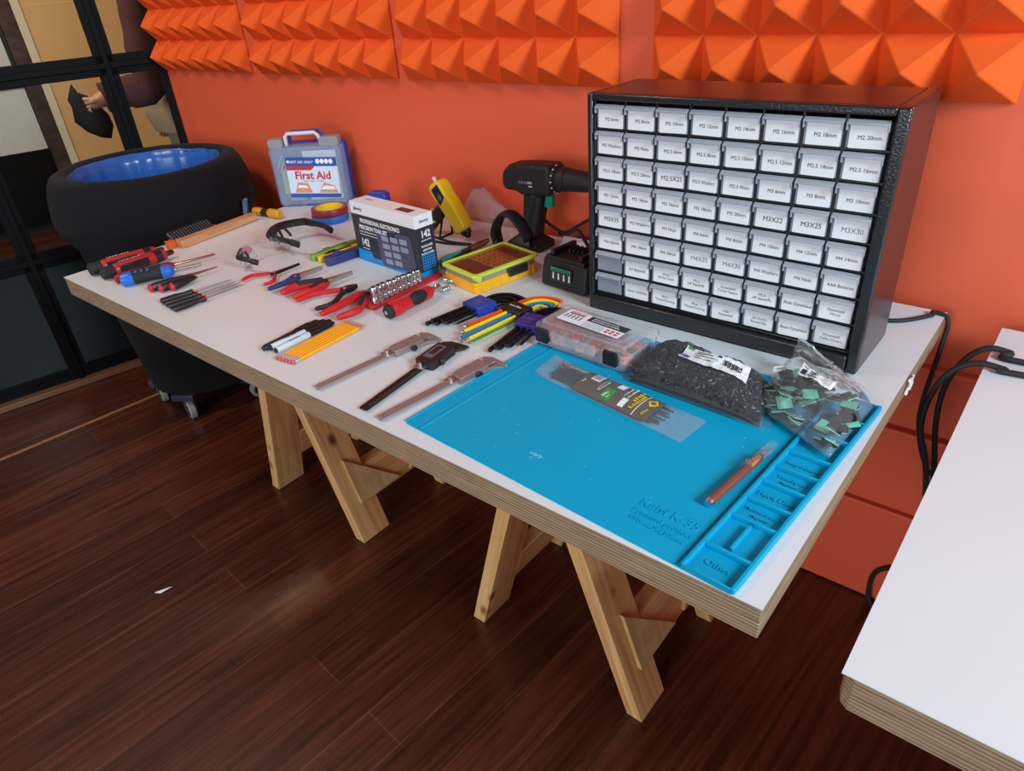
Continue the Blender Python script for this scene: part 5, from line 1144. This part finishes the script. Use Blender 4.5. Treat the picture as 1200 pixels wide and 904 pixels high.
mpad = b.mesh('adhesive_pad', 0)
n_m = 0
for k_ in range(120):
    u, v = rm.uniform(0.08, 0.97), rm.uniform(0.05, 0.78); hh = mh(u, v)
    if hh < 0.011 or n_m >= 52: continue
    q = bilin(Cm, u, v); lvl = 0.35+0.25*(n_m % 3)
    up = n_m % 2 == 0
    g = thing('cable_tie_mount', 'small black cable tie mount with pale green sticky pad inside the zip bag', 'cable mount', (q.x, q.y, T+0.0086+hh*lvl-0.004), group='cable tie mounts in the zip bag', rot=((math.pi if up else 0)+rm.uniform(-0.5, 0.5), rm.uniform(-0.5, 0.5), rm.uniform(0, 3)))
    obj_mesh('mount_base', mbase, g); obj_mesh('adhesive_pad', mpad, g); n_m += 1

# ------------------------------------------------------------------ bag of cable ties on the mat
Ct = [pp(*q, 0.006) for q in ((627, 438), (797, 518.5), (828, 494), (652, 419))]; ot = (Ct[0]+Ct[1]+Ct[2]+Ct[3])/4
Ct = [Vector((q.x-ot.x, q.y-ot.y, 0)) for q in Ct]
cb = thing('bag_of_cable_ties', 'flat clear bag of dark cable ties with a grey printed card on the blue mat', 'bag', (ot.x, ot.y, T+0.0042))
def th_(u, v): return 0.0006+0.0075*max(0, 1-abs(2*v-1)**2.5)*max(0, 1-abs((u-0.42)/0.46)**4)
b = MB(clear('ziplock_film', (0.95, 0.97, 0.98), 0.12, (0.72, 0.84, 0.92), 0.16, 0.07, 0.5, 50))
b.grid(lambda u, v: (*(bilin(Ct, u, v)).xy, th_(u, v)+0.0016+0.0012*noise.noise((u*12, v*6, 3))+(0.004*max(0, 0.12-u)/0.12)), 50, 16); b.grid(lambda u, v: (*(bilin(Ct, u, v)).xy, 0.0003), 10, 4); b.obj('film', cb, smooth=80)
b = MB(BLACKOX)
for k_ in range(16):
    v = 0.16+0.68*k_/15; ub = 0.80+0.05*math.sin(k_*2.3); ua = 0.12+0.03*math.sin(k_*1.7)
    b.tube([(*bilin(Ct, ua, v).xy, 0.0022+0.0015*(k_ % 3)), (*bilin(Ct, 0.5, v).xy, 0.0030), (*bilin(Ct, ub, v+0.03*math.sin(k_)).xy, 0.0024)], 0.0015, 0, 6, 0.6); q = bilin(Ct, ua, v); b.box((q.x, q.y, 0.0032+0.0010*(k_ % 3)), (0.006, 0.0042, 0.003), R=(0, 0, -0.5))
o = b.obj('cable_ties', cb); o['kind'] = 'stuff'
CARD = mat('grey_olive_card', (96, 92, 84), 0.5)
b = MB(CARD, WHITE, GREEN, YELLOW, INK)
def cp(u, v, k_=0.0): q = bilin(Ct, u, v); return (q.x, q.y, th_(u, v)+0.0032+k_)
def ct(ua, ub, va, vb, mi, k_=0.0005): b.grid(lambda u, v: cp(ua+(ub-ua)*u, va+(vb-va)*v, k_), 6, 4, mi)
b.grid(lambda u, v: cp(0.28+0.50*u, 0.04+0.92*v), 20, 8, 0)
ct(0.335, 0.395, 0.56, 0.92, 1); 
for k_ in range(6): ct(0.343+k_*0.0078, 0.3465+k_*0.0078, 0.62, 0.88, 4, 0.0009)
ct(0.46, 0.525, 0.12, 0.52, 2); ct(0.50, 0.545, 0.66, 0.94, 1); ct(0.585, 0.62, 0.12, 0.42, 1); ct(0.685, 0.690, 0.06, 0.94, 1); ct(0.42, 0.423, 0.30, 0.90, 1)
dq = Vector(bilin(Ct, 0.735, 0.68)); b.add([cp(0.705, 0.68, 0.0006), cp(0.735, 0.50, 0.0006), cp(0.765, 0.68, 0.0006), cp(0.735, 0.86, 0.0006)], [(0, 1, 2, 3)], 3); b.add([cp(0.717, 0.68, 0.0009), cp(0.735, 0.59, 0.0009), cp(0.753, 0.68, 0.0009), cp(0.735, 0.77, 0.0009)], [(0, 1, 2, 3)], 0)
d = Ct[1]-Ct[0]; ra = math.atan2(d.y, d.x)
def ctx(s, size, u, v, mi): b.text(s, size, TR(*cp(u, v, 0.0010)) @ RZ(ra+math.pi/2), mi)
def gl(w, h, n, u, v, mi, sd=1): b.glyphs(w, h, n, TR(*cp(u, v, 0.0010)) @ RZ(ra+math.pi/2), mi, sd)
gl(0.030, 0.0075, 5, 0.645, 0.66, 3); gl(0.042, 0.0068, 9, 0.668, 0.46, 3, 2); gl(0.030, 0.0045, 10, 0.605, 0.68, 1, 3); gl(0.026, 0.0035, 10, 0.58, 0.66, 1, 4); gl(0.020, 0.0050, 5, 0.483, 0.30, 1, 5); gl(0.014, 0.004, 4, 0.503, 0.26, 1, 8); gl(0.030, 0.0030, 12, 0.44, 0.50, 1, 6); gl(0.018, 0.0060, 5, 0.735, 0.28, 3, 7); gl(0.012, 0.004, 4, 0.31, 0.40, 1, 9)
b.obj('printed_card', cb, smooth=0)

# ------------------------------------------------------------------ craft knife on the mat
g, L = lay('craft_knife', 'copper coloured craft knife with clear blade cap lying on the blue mat', 'craft knife', (829, 591), (906, 522), 0.010, z=0.0040); R = 0.0062
b = MB(COPPER); lyingcyl(b, [(0.006, R*0.96), (0.008, R), (L*0.60, R), (L*0.62, R*0.9)], R, 0, 20); b.obj('handle', g)
b = MB(CHROME); lyingcyl(b, [(0, R*0.8), (0.0012, R*0.98), (0.006, R)], R, 0, 20); b.obj('end_cap', g)
b = MB(BRASS); lyingcyl(b, [(L*0.60, R*0.9), (L*0.61, R*1.02), (L*0.76, R*1.0), (L*0.80, R*0.6)], R*1.02, 0, 20); b.obj('collar', g)
b = MB(STEEL); b.prism([(L*0.79, -0.003), (L*0.97, -0.003), (L*0.88, 0.0035), (L*0.79, 0.0035)], R-0.0003, R+0.0003); b.obj('blade', g)
b = MB(CAPCLEAR); lyingcyl(b, [(L*0.57, R*1.45), (L*0.585, R*1.45), (L*0.59, R*1.22), (L*0.80, R*1.2), (L, R*1.05)], R*1.4, 0, 20); b.box((L*0.58, 0, R*2.75), (0.004, 0.006, 0.006)); b.obj('blade_cap', g)

# ------------------------------------------------------------------ cables at the right
b = MB(RUBBER)
e0 = pp(1046, 376, 0.004); e1 = pp(1090, 370, 0.004)
pts = spline([Vector((1.66, 0.735, T+0.004)), e0, e1, Vector((1.800, 0.828, T+0.004)), Vector((1.826, 0.826, T-0.004)), Vector((1.828, 0.815, T-0.06)), Vector((1.826, 0.79, T-0.16)), Vector((1.832, 0.80, T-0.23)), Vector((1.86, 0.82, T-0.32)), Vector((1.93, 0.83, T-0.40)), Vector((2.00, 0.83, T-0.55)), Vector((2.02, 0.80, T-0.744))], 8)
b.tube(pts, 0.0042, 0, 8); tag(b.obj('power_cable'), 'black power cable running from behind the drawer cabinet over the right table corner', 'cable')
for on_, yk, k_, lb_ in [([(1200, 425)], 0.722, 0.0, 'black cable looping over the right table edge, farther of two'),
                         ([(1200, 440)], 0.660, 0.012, 'black cable looping over the right table edge, nearer of two')]:
    b = MB(RUBBER); P = [pp(*q, 0.0056) for q in on_]; P = [P[0]+Vector((0.35, 0.06, 0))]+P
    pts = spline(P+[Vector(q) for q in ((1.935, yk, T+0.0060), (1.903-k_*0.5, yk-0.004, T+0.008), (1.878-k_, yk-0.010, T-0.016), (1.862-k_, yk-0.016, T-0.065), (1.862-k_, yk-0.018, T-0.13), (1.876, yk-0.010, T-0.22), (1.93, yk+0.02, 0.25), (2.05, yk+0.03, 0.006))], 8)
    b.tube(pts, 0.0050, 0, 8); tag(b.obj('power_cable'), lb_, 'cable')
b = MB(RUBBER); q = Vector((1.812, 0.845, 0.012))
pts = spline([(1.95, 0.82, 0.10), (1.87, 0.838, 0.13), (1.826, 0.840, 0.10), (1.818, 0.838, 0.05), (1.835, 0.82, 0.008), (1.92, 0.74, 0.006)], 8)
b.tube(pts, 0.0055, 0, 8); tag(b.obj('floor_cable'), 'black cable loop on the floor against the orange wall, under the right table', 'cable')
# scrap of paper on the floor
q = pp(192, 692, -T)
b = MB(WHITE); b.add([(-0.012, -0.02, 0.0006), (0.006, -0.012, 0.002), (0.014, 0.018, 0.006), (0.002, 0.012, 0.0006), (-0.012, -0.02, 0.0012), (0.006, -0.012, 0.0026), (0.014, 0.018, 0.0066), (0.002, 0.012, 0.0012)], [(3, 2, 1, 0), (4, 5, 6, 7), (0, 1, 5, 4), (1, 2, 6, 5), (2, 3, 7, 6), (3, 0, 4, 7)])
tag(b.obj('paper_scrap', loc=(q.x, q.y, 0.0002), smooth=0), 'torn white paper scrap lying on the dark floorboards', 'paper scrap')

# ------------------------------------------------------------------ person standing beyond the glass, seen in part
PS = PM @ TR(0.715, 0.52, 0)                      # local -x is the way the person faces
def pworld(o): o.matrix_world = PS @ o.matrix_world; return o
person = bpy.data.objects.new('person', None); COL.objects.link(person); person.matrix_world = PS
tag(person, 'person in maroon sleeves and grey vest standing behind the glass, holding a dark cloth bag', 'person')
J = {'pelvis': (0, 0, 0.95, .145), 'belly': (-.01, 0, 1.10, .135), 'chest': (0, 0, 1.30, .150), 'neckb': (.015, 0, 1.47, .062), 'neck': (0, 0, 1.53, .055), 'head': (-.015, 0, 1.62, .088), 'crown': (-.01, 0, 1.70, .080)}
E_ = [('pelvis', 'belly'), ('belly', 'chest'), ('chest', 'neckb'), ('neckb', 'neck'), ('neck', 'head'), ('head', 'crown')]
for s, n_ in ((-1, 'r'), (1, 'l')):
    near = s < 0
    J.update({n_+'sh': (-.12 if near else 0, s*.17, 1.42, .062), n_+'el': (-.195, s*.20, 1.03, .045) if near else (.03, .24, 1.12, .045),
              n_+'wr': (-.36, -.185, 1.01, .029) if near else (-.06, .25, .88, .029), n_+'pa': (-.40, -.180, 0.99, .026) if near else (-.08, .245, .83, .026),
              n_+'hip': (0, s*.09, .90, .098), n_+'kn': (-.015, s*.10, .50, .062), n_+'an': (.02, s*.105, .09, .040), n_+'to': (-.14, s*.12, .035, .034)})
    E_ += [('chest', n_+'sh'), (n_+'sh', n_+'el'), (n_+'el', n_+'wr'), (n_+'wr', n_+'pa'), ('pelvis', n_+'hip'), (n_+'hip', n_+'kn'), (n_+'kn', n_+'an'), (n_+'an', n_+'to')]
    px, py_, pz_, _ = J[n_+'pa']; dx = -1 if near else 0; dz = 0 if near else -1
    for k_, (ln, off) in enumerate(((.030, .020), (.034, .007), (.031, -.007), (.025, -.020))):
        a_, b_, c2 = n_+'f%da' % k_, n_+'f%db' % k_, n_+'f%dc' % k_
        J[a_] = (px+dx*.034+(off if not near else 0), py_, pz_+dz*.034+(off if near else 0), .010)
        J[b_] = (px+dx*(.034+ln), py_+.010, pz_+dz*(.034+ln)+(off if near else 0), .0088); J[b_] = (J[b_][0]+(off if not near else 0), *J[b_][1:])
        J[c2] = (J[b_][0]+(.004 if near else 0), py_+.030, J[b_][2]+(0 if near else -.008), .008)
        E_ += [(n_+'pa', a_), (a_, b_), (b_, c2)]
    J[n_+'ta'] = (px+dx*.012, py_-.026 if near else py_-.03, pz_+(.014 if near else -.012), .0105); J[n_+'tb'] = (px+dx*.040, py_-.030, pz_+(.010 if near else -.045), .009); E_ += [(n_+'pa', n_+'ta'), (n_+'ta', n_+'tb')]
ks = list(J); me = bpy.data.meshes.new('body'); me.from_pydata([J[k_][:3] for k_ in ks], [(ks.index(a_), ks.index(b_)) for a_, b_ in E_], []); me.materials.append(SKIN)
bo = bpy.data.objects.new('body', me); COL.objects.link(bo)
sk = bo.modifiers.new('skin', 'SKIN'); sk.use_smooth_shade = True
for i, k_ in enumerate(ks): me.skin_vertices[0].data[i].radius = (J[k_][3], J[k_][3]); me.skin_vertices[0].data[i].use_root = (i == 0)
ss = bo.modifiers.new('sub', 'SUBSURF'); ss.levels = 2; ss.render_levels = 2
bpy.context.view_layer.update()
dg = bpy.context.evaluated_depsgraph_get(); bm_e = bpy.data.meshes.new_from_object(bo.evaluated_get(dg)); bpy.data.objects.remove(bo)
fm = bmesh.new(); fm.from_mesh(bm_e)             # face: nose, brow and ears drawn out of the head
for v in fm.verts:
    x, y, z = v.co
    if z > 1.50 and x < -.02:
        v.co.x -= 0.022*math.exp(-((y/0.016)**2+((z-1.615)/0.026)**2)) - 0.010*math.exp(-(((abs(y)-0.034)/0.014)**2+((z-1.645)/0.012)**2)) - 0.004*math.exp(-((y/0.02)**2+((z-1.575)/0.006)**2))
    if z > 1.58 and z < 1.66: v.co.y += math.copysign(0.012, y)*math.exp(-((x-.01)/0.014)**2)*(abs(y) > .05)
fm.to_mesh(bm_e); fm.free(); bm_e.name = 'body'; obj_mesh('body', bm_e, person)
b = MB(WHITE, INK)
for s in (-1, 1): b.sph((-.090, s*.034, 1.645), (.012, .013, .009), 0, 10, 6); b.sph((-.101, s*.034, 1.645), (.003, .006, .006), 1, 8, 6)
b.obj('eyes', person)
b = MB(mat('dark_brown_hair', (46, 32, 26), 0.6, bump=0.4, bscale=80)); b.grid(lambda u, v: (0.012+(0.108+0.006*noise.noise((u*9, v*9, 1)))*math.cos(math.radians(-115+230*u))*math.cos(math.radians(88*v-10)), (0.105)*math.sin(math.radians(-115+230*u))*math.cos(math.radians(88*v-10)), 1.655+0.118*math.sin(math.radians(88*v-10))), 24, 10); b.obj('hair', person, smooth=80)
b = MB(MAROON)
for k_, s in enumerate((-1, 1)):
    n_ = 'r' if s < 0 else 'l'; sh, el, wr = [Vector(J[n_+q][:3]) for q in ('sh', 'el', 'wr')]
    p_ = spline([sh+Vector((0, -s*.05, .01)), sh, sh*0.5+el*0.5, el, el*0.45+wr*0.55, el*-0.10+wr*1.10], 4)
    b = MB(MAROON); b.tube(p_, [.078-.020*i/(len(p_)-1)+.004*math.sin(i*2.2) for i in range(len(p_))], 0, 16); b.obj('sleeve', person, smooth=60)
b = MB(DGREYC); rings = []
for z, rx, ry in ((0.93, .150, .185), (1.02, .142, .180), (1.15, .135, .175), (1.30, .142, .190), (1.40, .125, .185), (1.46, .085, .105), (1.49, .068, .072)):
    rings.append([(-.005+rx*math.cos(2*math.pi*i/28), ry*math.sin(2*math.pi*i/28), z+0.006*noise.noise((i*.4, z*6, 2))) for i in range(28)])
b.loft(rings, 0, None, False); b.obj('vest', person, smooth=70)
b = MB(BEIGEC); rings = []
for z, rx, ry in ((1.0, .160, .198), (0.95, .185, .206), (0.88, .185, .204), (0.82, .165, .195)):
    rings.append([(-.005+rx*math.cos(2*math.pi*i/32)+.008*noise.noise((i*.7, z*20, 2)), ry*math.sin(2*math.pi*i/32)+.008*noise.noise((i*.7, z*20, 5)), z) for i in range(32)])
b.loft(rings, 0)
for s, n_ in ((-1, 'r'), (1, 'l')): b.tube(spline([Vector(J[n_+'hip'][:3])+Vector((0, 0, .02)), (0, s*.10, .70), (-.015, s*.10, .50), (0.01, s*.105, .28), (0.02, s*.105, .07)], 4), [.118, .112, .108, .104, .098, .092, .088, .084, .080, .078, .076, .074, .074, .075, .076, .078, .078], 0, 16)
b.obj('trousers', person, smooth=70)
for s in (-1, 1):
    b = MB(BLACK); b.prism([(.07, s*.115-.045), (-.10, s*.115-.05), (-.19, s*.12-.03), (-.20, s*.12+.02), (-.12, s*.12+.05), (.07, s*.11+.042)], 0.001, .045, 0, None, [(.065, s*.11-.035), (-.04, s*.115-.04), (-.16, s*.12-.02), (-.165, s*.12+.012), (-.06, s*.12+.04), (.065, s*.11+.034)]); b.lathe([(.05, 0), (.052, .07)], 0, 16, TR(.025, s*.108, .045)); b.obj('shoe', person, bevel=0.012)
# dark cloth bag hanging from the hand
PMI = PM.inverted(); HO = PMI @ CAM
def onpl(px, py, yl):
    d = (PMI.to_3x3() @ ray(px, py)); q = HO + d*((yl-HO.y)/d.y); return q
pl = [onpl(60+x/6.95, 60+y/6.95, 0.372) for x, y in [(160, 270), (205, 335), (290, 360), (335, 400), (385, 435), (470, 520), (505, 600), (490, 710), (400, 700), (300, 660), (195, 580), (170, 460), (135, 400)]]
cx = sum(q.x for q in pl)/len(pl); cz = sum(q.z for q in pl)/len(pl); n_ = len(pl)
b = MB(mat('black_cloth', (30, 24, 24), 0.85, var=0.2, vscale=20, bump=0.5, bscale=40)); rings = []
for sc, yy in ((0.55, -0.036), (0.85, -0.028), (1.0, -0.008), (1.0, 0.008), (0.85, 0.028), (0.55, 0.036)):
    rings.append([((q.x-cx)*sc, yy, (q.z-cz)*sc) for q in pl])
b.loft(rings); o = b.obj('cloth_bag', smooth=60); o.matrix_world = PM @ TR(cx, 0.372, cz); tag(o, 'dark cloth bag hanging from the hand of the person behind the glass', 'bag')
